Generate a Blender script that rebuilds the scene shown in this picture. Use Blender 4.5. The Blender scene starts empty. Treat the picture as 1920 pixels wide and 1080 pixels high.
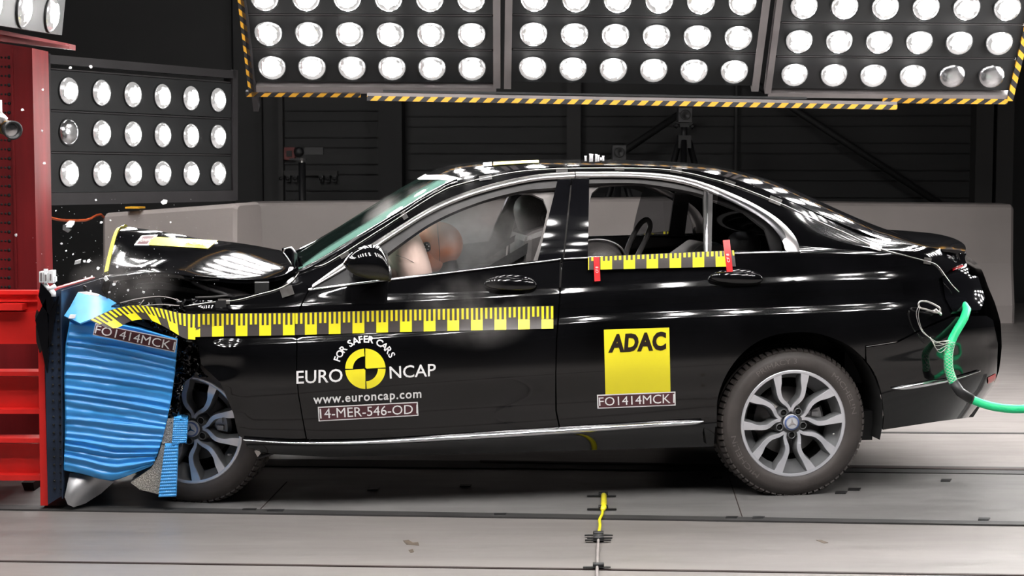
import bpy, bmesh, math, random
import numpy as np
from mathutils import Vector, Matrix, noise
from mathutils.geometry import delaunay_2d_cdt
random.seed(7)
sc = bpy.context.scene
COL = sc.collection
PI = math.pi

# ------------------------------------------------------------------ camera
F, HOR, CAMZ = 3210.0, 290.0, 1.5           # focal length in pixels of 1920, horizon row, eye height
PITCH = math.atan((540 - HOR) / F)
cd = bpy.data.cameras.new('camera'); cam = bpy.data.objects.new('camera', cd); COL.objects.link(cam)
cd.sensor_width = 36; cd.lens = F / 1920 * 36; cd.clip_end = 200
cam.location = (0, 0, CAMZ); cam.rotation_euler = (PI / 2 - PITCH, 0, 0)
sc.camera = cam
cd.dof.use_dof = True; cd.dof.focus_distance = 7.6; cd.dof.aperture_fstop = 9.0

# ------------------------------------------------------------------ world, exposure
wd = bpy.data.worlds.new('world'); sc.world = wd; wd.use_nodes = True
wd.node_tree.nodes['Background'].inputs[0].default_value = (0.9, 0.95, 1.0, 1)
wd.node_tree.nodes['Background'].inputs[1].default_value = 0.012
sc.view_settings.view_transform = 'Standard'; sc.view_settings.look = 'None'
sc.view_settings.gamma = 1.0; sc.view_settings.use_curve_mapping = False
sc.view_settings.exposure = 0.0
sc.cycles.max_bounces = 10; sc.cycles.transparent_max_bounces = 16
sc.cycles.sample_clamp_indirect = 6.0
sc.cycles.use_denoising = True
sc.cycles.volume_step_rate = 2.0
LAMP = 175.0                                  # radiance of the flood lamps

# ------------------------------------------------------------------ projection helpers
cP, sP = math.cos(PITCH), math.sin(PITCH)
def ray(X, Y):
    a, b = (X - 960) / F, (540 - Y) / F
    return (a, cP + b * sP, -sP + b * cP)
def wd_pt(X, Y, depth):                      # world point on a pixel's ray at a given distance into the hall
    r = ray(X, Y); k = depth / r[1]
    return Vector((r[0] * k, depth, CAMZ + r[2] * k))
def ground(X, Y, z=0.0):
    r = ray(X, Y); k = (z - CAMZ) / r[2]
    return Vector((r[0] * k, r[1] * k, z))
# car frame: x forward, y to the car's left (towards the camera), z up
PSI = math.radians(8.0)
FU = Vector((-math.cos(PSI), -math.sin(PSI), 0)); LV = Vector((math.sin(PSI), -math.cos(PSI), 0))
VW = 0.865
CAR0 = ground(1487, 932) - LV * VW
camc = Vector((0, 0, CAMZ)) - CAR0
camc = (camc.dot(FU), camc.dot(LV), camc.z)
def PV(X, Y, v):
    r = ray(X, Y)
    ru = r[0] * FU.x + r[1] * FU.y; rv = r[0] * LV.x + r[1] * LV.y
    k = (v - camc[1]) / rv
    return camc[0] + ru * k, camc[2] + r[2] * k
def car2world(p):
    return CAR0 + FU * p[0] + LV * p[1] + Vector((0, 0, p[2]))
def world2car(p):
    d = Vector(p) - CAR0
    return (d.dot(FU), d.dot(LV), d.z)

def cr(pts, step=12.0):                      # Catmull-Rom through points, resampled
    P = [Vector(p) for p in pts]
    if len(P) < 3: return lin(pts, step)
    out = []
    for i in range(len(P) - 1):
        p0 = P[i - 1] if i else P[0] * 2 - P[1]
        p1, p2 = P[i], P[i + 1]
        p3 = P[i + 2] if i + 2 < len(P) else P[-1] * 2 - P[-2]
        n = max(1, int((p2 - p1).length / step))
        for k in range(n):
            t = k / n
            out.append(0.5 * ((2 * p1) + (p2 - p0) * t + (2 * p0 - 5 * p1 + 4 * p2 - p3) * t * t + (3 * p1 - p0 - 3 * p2 + p3) * t ** 3))
    out.append(P[-1])
    return [tuple(p) for p in out]
def lin(pts, step=12.0):
    P = [Vector(p) for p in pts]; out = []
    for a, b in zip(P, P[1:]):
        n = max(1, int((b - a).length / step))
        for k in range(n): out.append(tuple(a.lerp(b, k / n)))
    out.append(tuple(P[-1]))
    return out
def at(curve, t):                            # point at fraction t of a polyline's length
    if not hasattr(at, 'c'): at.c = {}
    k = id(curve)
    if k not in at.c:
        A = np.array(curve, float); L = np.concatenate([[0], np.cumsum(np.linalg.norm(np.diff(A, axis=0), axis=1))])
        at.c[k] = (A, L, curve)
    A, L, _ = at.c[k]
    return tuple(np.interp(t * L[-1], L, A[:, j]) for j in range(A.shape[1]))

# ------------------------------------------------------------------ materials
def mat(name, col, rough=0.5, metal=0.0, spec=0.5, emit=None, strength=0, coat=0, nz=None, bump=None, trans=0, alpha=1):
    m = bpy.data.materials.new(name); m.use_nodes = True
    nt = m.node_tree; b = nt.nodes['Principled BSDF']
    b.inputs['Base Color'].default_value = (*col, 1); b.inputs['Roughness'].default_value = rough
    b.inputs['Metallic'].default_value = metal; b.inputs['Specular IOR Level'].default_value = spec
    b.inputs['Coat Weight'].default_value = coat; b.inputs['Coat Roughness'].default_value = 0.03
    b.inputs['Transmission Weight'].default_value = trans; b.inputs['Alpha'].default_value = alpha
    if emit: b.inputs['Emission Color'].default_value = (*emit, 1); b.inputs['Emission Strength'].default_value = strength
    if nz or bump: tc = nt.nodes.new('ShaderNodeTexCoord')
    if nz:      # (scale, amount, stretch vector)
        s, amt, st = nz
        mp = nt.nodes.new('ShaderNodeMapping'); mp.inputs['Scale'].default_value = st
        n = nt.nodes.new('ShaderNodeTexNoise'); n.inputs['Scale'].default_value = s; n.inputs['Detail'].default_value = 6
        cr_ = nt.nodes.new('ShaderNodeValToRGB')
        cr_.color_ramp.elements[0].position = 0.3; cr_.color_ramp.elements[1].position = 0.7
        cr_.color_ramp.elements[0].color = (*[max(0, c * (1 - amt)) for c in col], 1)
        cr_.color_ramp.elements[1].color = (*[min(1, c * (1 + amt)) for c in col], 1)
        nt.links.new(tc.outputs['Object'], mp.inputs[0]); nt.links.new(mp.outputs[0], n.inputs[0])
        nt.links.new(n.outputs[0], cr_.inputs[0]); nt.links.new(cr_.outputs[0], b.inputs['Base Color'])
    if bump:    # (scale, strength)
        n2 = nt.nodes.new('ShaderNodeTexNoise'); n2.inputs['Scale'].default_value = bump[0]; n2.inputs['Detail'].default_value = 4
        bp = nt.nodes.new('ShaderNodeBump'); bp.inputs['Strength'].default_value = bump[1]; bp.inputs['Distance'].default_value = 0.01
        nt.links.new(tc.outputs['Object'], n2.inputs[0]); nt.links.new(n2.outputs[0], bp.inputs['Height']); nt.links.new(bp.outputs[0], b.inputs['Normal'])
    return m
M = {}
M['paint'] = mat('black_paint', (0.003, 0.003, 0.0035), 0.07, coat=0.3, nz=(3, .5, (1, 1, 1)))
M['chrome'] = mat('chrome', (0.82, 0.82, 0.84), 0.16, 1.0, nz=(5, .03, (1, 1, 1)))
M['satin'] = mat('satin_trim', (0.55, 0.53, 0.53), 0.3, 1.0, nz=(5, .05, (1, 1, 1)))
M['hubface'] = mat('hub_face', (.62, .63, .66), .3, .25, nz=(9, .04, (1, 1, 1)))
M['silver'] = mat('machined_aluminium', (0.80, 0.81, 0.86), 0.25, 0.6, nz=(9, .05, (1, 1, 1)))
M['gun'] = mat('wheel_grey', (0.16, 0.163, 0.168), 0.38, 0.3, nz=(9, .06, (1, 1, 1)))
M['disc'] = mat('brake_steel', (0.55, 0.53, 0.52), 0.35, 0.9, nz=(20, .1, (1, 1, 1)))
M['rubber'] = mat('tyre_rubber', (0.055, 0.047, 0.044), 0.62, nz=(12, .15, (1, 1, 1)), bump=(60, .1))
M['rubber2'] = mat('tyre_lettering', (0.12, 0.107, 0.10), 0.6, nz=(12, .1, (1, 1, 1)))
M['black'] = mat('black_plastic', (0.012, 0.012, 0.013), 0.45, nz=(8, .3, (1, 1, 1)))
M['blackg'] = mat('gloss_black', (0.004, 0.004, 0.005), 0.06, nz=(8, .3, (1, 1, 1)))
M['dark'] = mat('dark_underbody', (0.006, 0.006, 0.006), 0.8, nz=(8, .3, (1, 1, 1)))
M['seal'] = mat('window_seal', (0.035, 0.033, 0.033), 0.5, nz=(8, .2, (1, 1, 1)))
M['trimgrey'] = mat('grey_headlining', (0.20, 0.185, 0.18), 0.7, nz=(10, .1, (1, 1, 1)), bump=(200, .1))
M['leather'] = mat('dark_leather', (0.085, 0.078, 0.077), 0.42, nz=(10, .2, (1, 1, 1)), bump=(250, .25))
M['belt'] = mat('belt_webbing', (0.02, 0.02, 0.02), 0.6, nz=(60, .3, (1, 1, 1)))
M['yellow'] = mat('yellow_vinyl', (0.95, 0.83, 0.03), 0.35, nz=(2, .06, (1, 1, 1)))
M['tapegrey'] = mat('ruler_black', (0.07, 0.06, 0.058), 0.35, nz=(4, .2, (1, 1, 1)))
M['white'] = mat('white_vinyl', (0.85, 0.84, 0.84), 0.4, nz=(4, .03, (1, 1, 1)))
M['maroon'] = mat('label_maroon', (0.085, 0.028, 0.034), 0.35, nz=(6, .2, (1, 1, 1)))
M['blackv'] = mat('black_vinyl', (0.02, 0.012, 0.008), 0.4, nz=(6, .2, (1, 1, 1)))
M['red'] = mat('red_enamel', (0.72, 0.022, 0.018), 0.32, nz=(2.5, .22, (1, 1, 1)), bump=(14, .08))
M['redd'] = mat('shaded_red_steel', (0.14, 0.008, 0.010), 0.55, spec=.2, nz=(2.2, .35, (3, 3, .5)), bump=(14, .1))  # shade on the upper column is put into this darker red
M['redtape'] = mat('red_tape', (0.75, 0.02, 0.025), 0.35, nz=(6, .05, (1, 1, 1)))
M['blue'] = mat('blue_cladding', (0.05, 0.33, 0.76), 0.28, nz=(3, .12, (1, 1, 1)), bump=(18, .12))
M['bluel'] = mat('light_blue_sheet', (0.10, 0.42, 0.85), 0.25, nz=(3, .1, (1, 1, 1)))
M['honey'] = mat('honeycomb', (0.36, 0.34, 0.30), 0.35, 0.6, nz=(160, .6, (1, 1, 1)), bump=(220, .8))
M['alu'] = mat('bare_aluminium', (0.42, 0.42, 0.43), 0.4, 0.7, nz=(3, .12, (1, 1, 1)))
M['navy'] = mat('dark_blue_steel', (0.012, 0.022, 0.045), 0.45, nz=(6, .5, (1, 1, 1)), bump=(20, .2))
M['frame'] = mat('grey_frame', (0.22, 0.20, 0.20), 0.5, 0.4, nz=(6, .1, (1, 1, 1)))
M['framed'] = mat('dark_frame', (0.03, 0.028, 0.03), 0.5, 0.2, nz=(6, .1, (1, 1, 1)))
M['bankblack'] = mat('bank_black', (0.007, 0.008, 0.009), 0.55, nz=(6, .2, (1, 1, 1)))
M['wall'] = mat('wall_panel', (0.015, 0.015, 0.0155), 0.7, nz=(1.2, .15, (1, 1, 3)))
M['walld'] = mat('wall_dark', (0.006, 0.006, 0.0065), 0.7, nz=(1.2, .15, (1, 1, 1)))
M['walll'] = mat('wall_light', (0.026, 0.025, 0.025), 0.7, nz=(1.2, .15, (1, 1, 1)))
M['block'] = mat('barrier_grey', (0.30, 0.268, 0.257), 0.6, nz=(1.2, .12, (1, 1, 1)), bump=(40, .08))
M['green'] = mat('green_hose', (0.02, 0.68, 0.27), 0.45, nz=(12, .15, (1, 1, 1)), bump=(80, .2))
M['wire'] = mat('steel_wire', (0.75, 0.72, 0.70), 0.3, 0.9, nz=(30, .1, (1, 1, 1)))
M['cable'] = mat('grey_cable', (0.32, 0.29, 0.28), 0.45, nz=(30, .1, (1, 1, 1)))
M['orange'] = mat('orange_cable', (0.7, 0.12, 0.03), 0.5, nz=(30, .1, (1, 1, 1)))
M['skin'] = mat('dummy_vinyl', (0.62, 0.23, 0.115), 0.45, nz=(6, .1, (1, 1, 1)), bump=(30, .1))
M['airbag'] = mat('airbag_cloth', (0.80, 0.60, 0.52), 0.75, nz=(6, .05, (1, 1, 1)), bump=(12, .3))
M['shirt'] = mat('blue_shirt', (0.18, 0.33, 0.6), 0.8, nz=(10, .1, (1, 1, 1)))
M['shard'] = mat('white_fragment', (0.85, 0.86, 0.88), 0.25, nz=(30, .1, (1, 1, 1)))
M['clearbox'] = mat('clear_housing', (0.75, 0.76, 0.78), 0.15, nz=(30, .1, (1, 1, 1)))
M['hyellow'] = mat('hazard_yellow', (0.80, 0.42, 0.03), 0.5, nz=(10, .12, (1, 1, 1)))
M['redglass'] = mat('red_lens', (0.4, 0.005, 0.008), 0.1, nz=(10, .1, (1, 1, 1)))
M['redbox'] = mat('red_box', (0.12, 0.012, 0.01), 0.5, nz=(10, .1, (1, 1, 1)))
M['socket'] = mat('grey_socket', (0.008, 0.008, 0.009), 0.5, nz=(10, .1, (1, 1, 1)))
M['tapeclear'] = mat('clear_tape', (0.045, 0.042, 0.04), 0.25, nz=(30, .2, (1, 1, 1)))

def glass_mat(name, tint, k=0.9, rough=0.0):
    m = bpy.data.materials.new(name); m.use_nodes = True; nt = m.node_tree
    for n in list(nt.nodes): nt.nodes.remove(n)
    o = nt.nodes.new('ShaderNodeOutputMaterial'); mx = nt.nodes.new('ShaderNodeMixShader')
    tr = nt.nodes.new('ShaderNodeBsdfTransparent'); gl = nt.nodes.new('ShaderNodeBsdfGlossy'); fr = nt.nodes.new('ShaderNodeFresnel')
    tr.inputs[0].default_value = (*tint, 1); gl.inputs['Roughness'].default_value = rough; gl.inputs[0].default_value = (1, 1, 1, 1); fr.inputs[0].default_value = 1.5
    tc = nt.nodes.new('ShaderNodeTexCoord'); nz = nt.nodes.new('ShaderNodeTexNoise'); nz.inputs['Scale'].default_value = 4
    mr = nt.nodes.new('ShaderNodeMapRange'); mr.inputs[3].default_value = 0.0; mr.inputs[4].default_value = rough + 0.02
    nt.links.new(tc.outputs['Object'], nz.inputs[0]); nt.links.new(nz.outputs[0], mr.inputs[0]); nt.links.new(mr.outputs[0], gl.inputs['Roughness'])
    nt.links.new(fr.outputs[0], mx.inputs[0]); nt.links.new(tr.outputs[0], mx.inputs[1]); nt.links.new(gl.outputs[0], mx.inputs[2]); nt.links.new(mx.outputs[0], o.inputs[0])
    return m
M['glass'] = glass_mat('side_glass', (0.86, 0.88, 0.88))
M['glassd'] = glass_mat('dark_glass', (0.25, 0.26, 0.27))
# clear windscreen; green grazing reflection along the near pillar painted in as diffuse colour
def screen_mat():
    m = bpy.data.materials.new('windscreen_glass'); m.use_nodes = True; nt = m.node_tree
    for n in list(nt.nodes): nt.nodes.remove(n)
    N = nt.nodes.new; L = nt.links.new
    o = N('ShaderNodeOutputMaterial'); mx = N('ShaderNodeMixShader'); fr = N('ShaderNodeFresnel'); gl = N('ShaderNodeBsdfGlossy')
    gl.inputs['Roughness'].default_value = 0.02; fr.inputs[0].default_value = 1.36
    tr = N('ShaderNodeBsdfTransparent'); tr.inputs[0].default_value = (0.80, 0.86, 0.83, 1)
    df = N('ShaderNodeBsdfDiffuse'); df.inputs[0].default_value = (0.22, 0.43, 0.36, 1)
    tl = N('ShaderNodeBsdfTranslucent'); tl.inputs[0].default_value = (0.22, 0.43, 0.36, 1); ad = N('ShaderNodeMixShader'); ad.inputs[0].default_value = .5
    L(df.outputs[0], ad.inputs[1]); L(tl.outputs[0], ad.inputs[2])
    m2 = N('ShaderNodeMixShader')
    tc = N('ShaderNodeTexCoord'); sx = N('ShaderNodeSeparateXYZ'); mr = N('ShaderNodeMapRange'); nz = N('ShaderNodeTexNoise'); nz.inputs['Scale'].default_value = 3
    ma = N('ShaderNodeMath'); ma.operation = 'MULTIPLY_ADD'; ma.inputs[1].default_value = 0.12
    L(tc.outputs['Object'], sx.inputs[0]); L(tc.outputs['Object'], nz.inputs[0]); L(nz.outputs[0], ma.inputs[0]); L(sx.outputs[1], ma.inputs[2])
    mr.inputs[1].default_value = 0.44; mr.inputs[2].default_value = 0.54; mr.inputs[3].default_value = 0.02; mr.inputs[4].default_value = 0.8
    L(ma.outputs[0], mr.inputs[0]); L(mr.outputs[0], m2.inputs[0]); L(tr.outputs[0], m2.inputs[1]); L(ad.outputs[0], m2.inputs[2])
    fm = N('ShaderNodeMath'); fm.operation = 'MULTIPLY'; fm.inputs[1].default_value = .35; L(fr.outputs[0], fm.inputs[0]); L(fm.outputs[0], mx.inputs[0]); L(m2.outputs[0], mx.inputs[1]); L(gl.outputs[0], mx.inputs[2]); L(mx.outputs[0], o.inputs[0])
    return m
M['screen'] = screen_mat()

def lamp_mat(name, core, rim, body=None):
    m = bpy.data.materials.new(name); m.use_nodes = True; nt = m.node_tree
    b = nt.nodes['Principled BSDF']; N = nt.nodes.new; L = nt.links.new
    b.inputs['Base Color'].default_value = (.5, .5, .52, 1); b.inputs['Metallic'].default_value = 1; b.inputs['Roughness'].default_value = .2
    tc = N('ShaderNodeTexCoord'); sx = N('ShaderNodeSeparateXYZ'); ln = N('ShaderNodeVectorMath'); ln.operation = 'LENGTH'
    cm = N('ShaderNodeCombineXYZ'); L(tc.outputs['Object'], sx.inputs[0]); L(sx.outputs[0], cm.inputs[0]); L(sx.outputs[1], cm.inputs[1]); L(cm.outputs[0], ln.inputs[0])
    nz = N('ShaderNodeTexNoise'); nz.inputs['Scale'].default_value = 26; nz.inputs['Detail'].default_value = 3
    oi = N('ShaderNodeObjectInfo'); va = N('ShaderNodeVectorMath'); va.operation = 'ADD'; L(tc.outputs['Object'], va.inputs[0]); L(oi.outputs['Random'], va.inputs[1]); L(va.outputs[0], nz.inputs[0])
    ml = N('ShaderNodeMath'); ml.operation = 'MULTIPLY_ADD'; ml.inputs[1].default_value = 0.06; L(nz.outputs[0], ml.inputs[0]); L(ln.outputs['Value'], ml.inputs[2])
    mr = N('ShaderNodeMapRange'); mr.inputs[1].default_value = .056; mr.inputs[2].default_value = .090; mr.inputs[3].default_value = core; mr.inputs[4].default_value = rim
    mr.interpolation_type = 'SMOOTHSTEP'
    L(ml.outputs[0], mr.inputs[0]); L(mr.outputs[0], b.inputs['Emission Strength']); b.inputs['Emission Color'].default_value = (1, .97, .95, 1)
    return m
M['lampon'] = lamp_mat('lamp_lens_lit', LAMP, 0.45)
M['lampoff'] = lamp_mat('lamp_lens_unlit', 0.0, 0.0)
M['lampdim'] = lamp_mat('lamp_lens_dim', .22, 0.03)  # unlit lamps: the glint in their reflectors is painted as a faint glow
def stripe_mat(name, ax, per):
    m = mat(name, (0.03, 0.03, 0.03), .5); nt = m.node_tree; N = nt.nodes.new; L = nt.links.new
    tc = N('ShaderNodeTexCoord'); dt = N('ShaderNodeVectorMath'); dt.operation = 'DOT_PRODUCT'; dt.inputs[1].default_value = ax
    ml = N('ShaderNodeMath'); ml.operation = 'MULTIPLY'; ml.inputs[1].default_value = 1 / per; fr = N('ShaderNodeMath'); fr.operation = 'FRACT'; gt = N('ShaderNodeMath'); gt.operation = 'GREATER_THAN'; gt.inputs[1].default_value = .5
    mx = N('ShaderNodeMix'); mx.data_type = 'RGBA'; mx.inputs[6].default_value = (.02, .02, .022, 1); mx.inputs[7].default_value = (.75, .38, .03, 1)
    L(tc.outputs['Object'], dt.inputs[0]); L(dt.outputs['Value'], ml.inputs[0]); L(ml.outputs[0], fr.inputs[0]); L(fr.outputs[0], gt.inputs[0]); L(gt.outputs[0], mx.inputs[0]); L(mx.outputs[2], nt.nodes['Principled BSDF'].inputs['Base Color'])
    return m
M['stripeh'] = stripe_mat('hazard_stripes', (1, -1, 0), 0.0785)
M['stripev'] = stripe_mat('hazard_stripes_upright', (1, 1, 0), 0.0785)

def floor_mat(name, col, amt, rough, st=(0.35, 2.5, 1)):
    m = mat(name, col, rough, nz=(1.6, amt, st)); nt = m.node_tree; N = nt.nodes.new; L = nt.links.new
    b = nt.nodes['Principled BSDF']; tc = N('ShaderNodeTexCoord'); mp = N('ShaderNodeMapping'); mp.inputs['Scale'].default_value = (1, 4, 1)
    n = N('ShaderNodeTexNoise'); n.inputs['Scale'].default_value = 3; n.inputs['Detail'].default_value = 8
    mr = N('ShaderNodeMapRange'); mr.inputs[3].default_value = rough - .12; mr.inputs[4].default_value = rough + .15
    bp = N('ShaderNodeBump'); bp.inputs['Strength'].default_value = .06; n2 = N('ShaderNodeTexNoise'); n2.inputs['Scale'].default_value = 40
    L(tc.outputs['Object'], mp.inputs[0]); L(mp.outputs[0], n.inputs[0]); L(n.outputs[0], mr.inputs[0]); L(mr.outputs[0], b.inputs['Roughness'])
    L(tc.outputs['Object'], n2.inputs[0]); L(n2.outputs[0], bp.inputs['Height']); L(bp.outputs[0], b.inputs['Normal'])
    return m
M['floor'] = floor_mat('hall_floor', (0.195, 0.180, 0.172), .14, .42)
M['plate'] = floor_mat('track_plate', (0.155, 0.15, 0.147), .22, .40)
M['groove'] = mat('groove', (0.035, 0.034, 0.034), .6, nz=(5, .3, (1, 1, 1)))
M['grooved'] = mat('groove_rust', (0.025, 0.012, 0.01), .7, nz=(5, .3, (1, 1, 1)))

# ------------------------------------------------------------------ object helpers
def link(name, me, parent=None):
    o = bpy.data.objects.new(name, me); COL.objects.link(o)
    if parent is not None: o.parent = parent
    return o
def tag(o, label=None, cat=None, group=None, kind=None):
    if label: o['label'] = label
    if cat: o['category'] = cat
    if group: o['group'] = group
    if kind: o['kind'] = kind
    return o
def thing(name, label, cat, loc=(0, 0, 0), rz=0, group=None, matrix=None):
    o = bpy.data.objects.new(name, None); COL.objects.link(o); o.empty_display_size = .1
    if matrix is not None: o.matrix_world = matrix
    else: o.location = loc; o.rotation_euler = (0, 0, rz)
    return tag(o, label, cat, group)
class MB:
    """collects shapes into one mesh; vertices get minus `off`"""
    def __init__(s, off=(0, 0, 0)): s.v = []; s.f = []; s.sm = []; s.n = {}; s.sp = []; s.fp = []; s.off = Vector(off)
    def add(s, vs, fs, smooth=False, normals=None):
        k = len(s.v); s.sp.append(k); s.fp.append(len(s.f))
        for i, p in enumerate(vs):
            s.v.append(tuple(Vector(p) - s.off))
            if normals is not None: s.n[k + i] = tuple(normals[i])
        for f in fs: s.f.append([i + k for i in f]); s.sm.append(smooth)
        return s
    def box(s, c, size, R=None, taper=1.0):
        R = R or Matrix.Identity(3); hx, hy, hz = [a / 2 for a in size]
        vs = [Vector(c) + R @ Vector((x * hx * (taper if z > 0 else 1), y * hy * (taper if z > 0 else 1), z * hz)) for z in (-1, 1) for x, y in ((-1, -1), (1, -1), (1, 1), (-1, 1))]
        return s.add(vs, [(0, 3, 2, 1), (4, 5, 6, 7), (0, 1, 5, 4), (1, 2, 6, 5), (2, 3, 7, 6), (3, 0, 4, 7)])
    def quadbox(s, quad, d):                 # four corners, extruded along vector d
        q = [Vector(p) for p in quad]; d = Vector(d); n = len(q)
        vs = q + [p + d for p in q]
        return s.add(vs, [tuple(range(n)), tuple(range(2 * n - 1, n - 1, -1))] + [(i, (i + 1) % n + 0, (i + 1) % n + n, i + n)[::-1] for i in range(n)])
    def tube(s, pts, r, n=10, closed=False, flat=1.0):
        P = [Vector(p) for p in pts]; vs = []; fs = []; m = len(P); up = None
        for i, p in enumerate(P):
            a = P[i - 1] if (i or closed) else P[0]; b = P[(i + 1) % m] if (i < m - 1 or closed) else P[-1]
            t = (b - a).normalized()
            if up is None:
                up = Vector((0, 0, 1)) if abs(t.z) < .9 else Vector((0, 1, 0))
            x = t.cross(up).normalized(); y = x.cross(t).normalized(); up = y
            rr = r[i] if isinstance(r, (list, tuple)) else r
            for k in range(n):
                q = 2 * PI * k / n; vs.append(p + (x * math.cos(q) + y * math.sin(q) * flat) * rr)
        for i in range(m if closed else m - 1):
            for k in range(n):
                a, b = i * n + k, i * n + (k + 1) % n; c, d = ((i + 1) % m) * n + (k + 1) % n, ((i + 1) % m) * n + k
                fs.append((a, b, c, d))
        if not closed: fs += [tuple(range(n))[::-1], tuple(range((m - 1) * n, m * n))]
        return s.add(vs, fs, True)
    def lathe(s, prof, n=48, R=None, c=(0, 0, 0), closed=True):   # prof (radius, axial) about local z
        R = R or Matrix.Identity(3); c = Vector(c); vs = []; fs = []; m = len(prof)
        for r, z in prof:
            for k in range(n):
                q = 2 * PI * k / n; vs.append(c + R @ Vector((r * math.cos(q), r * math.sin(q), z)))
        for i in range(m - 1):
            for k in range(n):
                fs.append((i * n + k, i * n + (k + 1) % n, (i + 1) * n + (k + 1) % n, (i + 1) * n + k))
        return s.add(vs, fs, True)
    def ell(s, c, rad, R=None, nu=20, nv=12, p=1.0):
        R = R or Matrix.Identity(3); c = Vector(c); vs = []; fs = []
        sg = lambda a: math.copysign(abs(a) ** p, a)
        for j in range(nv + 1):
            th = PI * j / nv
            for i in range(nu):
                q = 2 * PI * i / nu
                vs.append(c + R @ Vector((rad[0] * sg(math.sin(th)) * sg(math.cos(q)), rad[1] * sg(math.sin(th)) * sg(math.sin(q)), rad[2] * sg(math.cos(th)))))
        for j in range(nv):
            for i in range(nu): fs.append((j * nu + i, j * nu + (i + 1) % nu, (j + 1) * nu + (i + 1) % nu, (j + 1) * nu + i))
        return s.add(vs, fs, True)
    def prism(s, poly, z0, z1, R=None, c=(0, 0, 0), smooth=False):
        R = R or Matrix.Identity(3); c = Vector(c); n = len(poly)
        vs = [c + R @ Vector((x, y, z)) for z in (z0, z1) for x, y in poly]
        fs = [tuple(range(n))[::-1], tuple(range(n, 2 * n))]
        for i in range(n): fs.append((i, (i + 1) % n, n + (i + 1) % n, n + i))
        return s.add(vs, fs, smooth)
    def each(s, name, m, parent=None, **k):
        out = []; sp = s.sp + [len(s.v)]
        for a, b, fa, fb in [(s.sp[i], sp[i + 1], s.fp[i], (s.fp + [len(s.f)])[i + 1]) for i in range(len(s.sp))]:
            q = MB(); q.v = s.v[a:b]; q.f = [[j - a for j in f] for f in s.f[fa:fb]]; q.sm = s.sm[fa:fb]; out.append(q.build(name, m, parent, **k))
        return out
    def build(s, name, m, parent=None, mats=None, fix=False, bevel=0):
        me = bpy.data.meshes.new(name)
        me.from_pydata(s.v, [], s.f); me.validate(clean_customdata=False)
        me.polygons.foreach_set('use_smooth', [bool(x) for x in s.sm][:len(me.polygons)] + [False] * max(0, len(me.polygons) - len(s.sm)))
        me.materials.append(m if not isinstance(m, str) else M[m])
        if not s.n:
            bm = bmesh.new(); bm.from_mesh(me); bmesh.ops.recalc_face_normals(bm, faces=bm.faces); bm.to_mesh(me); bm.free()
        else:
            nn = [(0, 0, 0)] * len(me.vertices)
            for k, v in s.n.items(): nn[k] = v
            me.polygons.foreach_set('use_smooth', [True] * len(me.polygons))
            me.normals_split_custom_set_from_vertices(nn)
        me.update()
        o = link(name, me, parent)
        if bevel:
            b = o.modifiers.new('bevel', 'BEVEL'); b.width = bevel; b.segments = 2; b.limit_method = 'ANGLE'
        return o

def inside(poly, x, y):
    c = False; n = len(poly); j = n - 1
    for i in range(n):
        xi, yi = poly[i]; xj, yj = poly[j]
        if (yi > y) != (yj > y) and x < (xj - xi) * (y - yi) / (yj - yi) + xi: c = not c
        j = i
    return c
def fillpoly(outline, sp, holes=(), spy=None):
    """triangulate a 2-D outline with inner grid points -> verts, tris, number of rim points per loop"""
    loops = [list(outline)] + [list(h) for h in holes]; V = []; E = []
    for lp in loops:
        k = len(V); V += [Vector(p[:2]) for p in lp]; E += [(k + i, k + (i + 1) % len(lp)) for i in range(len(lp))]
    xs = [p[0] for p in outline]; ys = [p[1] for p in outline]; nb = len(V)
    B = np.array([tuple(v) for v in V])
    x = min(xs); row = 0; spy = spy or sp; ky = sp / spy
    while x < max(xs):
        y = min(ys) + (spy / 2 if row % 2 else 0)
        while y < max(ys):
            if inside(loops[0], x, y) and not any(inside(h, x, y) for h in loops[1:]) and np.min(np.hypot(B[:, 0] - x, (B[:, 1] - y))) > spy * .6:
                V.append(Vector((x, y)))
            y += spy
        x += sp * .87; row += 1
    r = delaunay_2d_cdt(V, E, [], 0, 1e-7)
    vs = r[0]; fs = []
    for f in r[2]:
        cx = sum(vs[i][0] for i in f) / 3; cy = sum(vs[i][1] for i in f) / 3
        if inside(loops[0], cx, cy) and not any(inside(h, cx, cy) for h in loops[1:]): fs.append(tuple(f))
    return [tuple(v) for v in vs], fs
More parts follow.
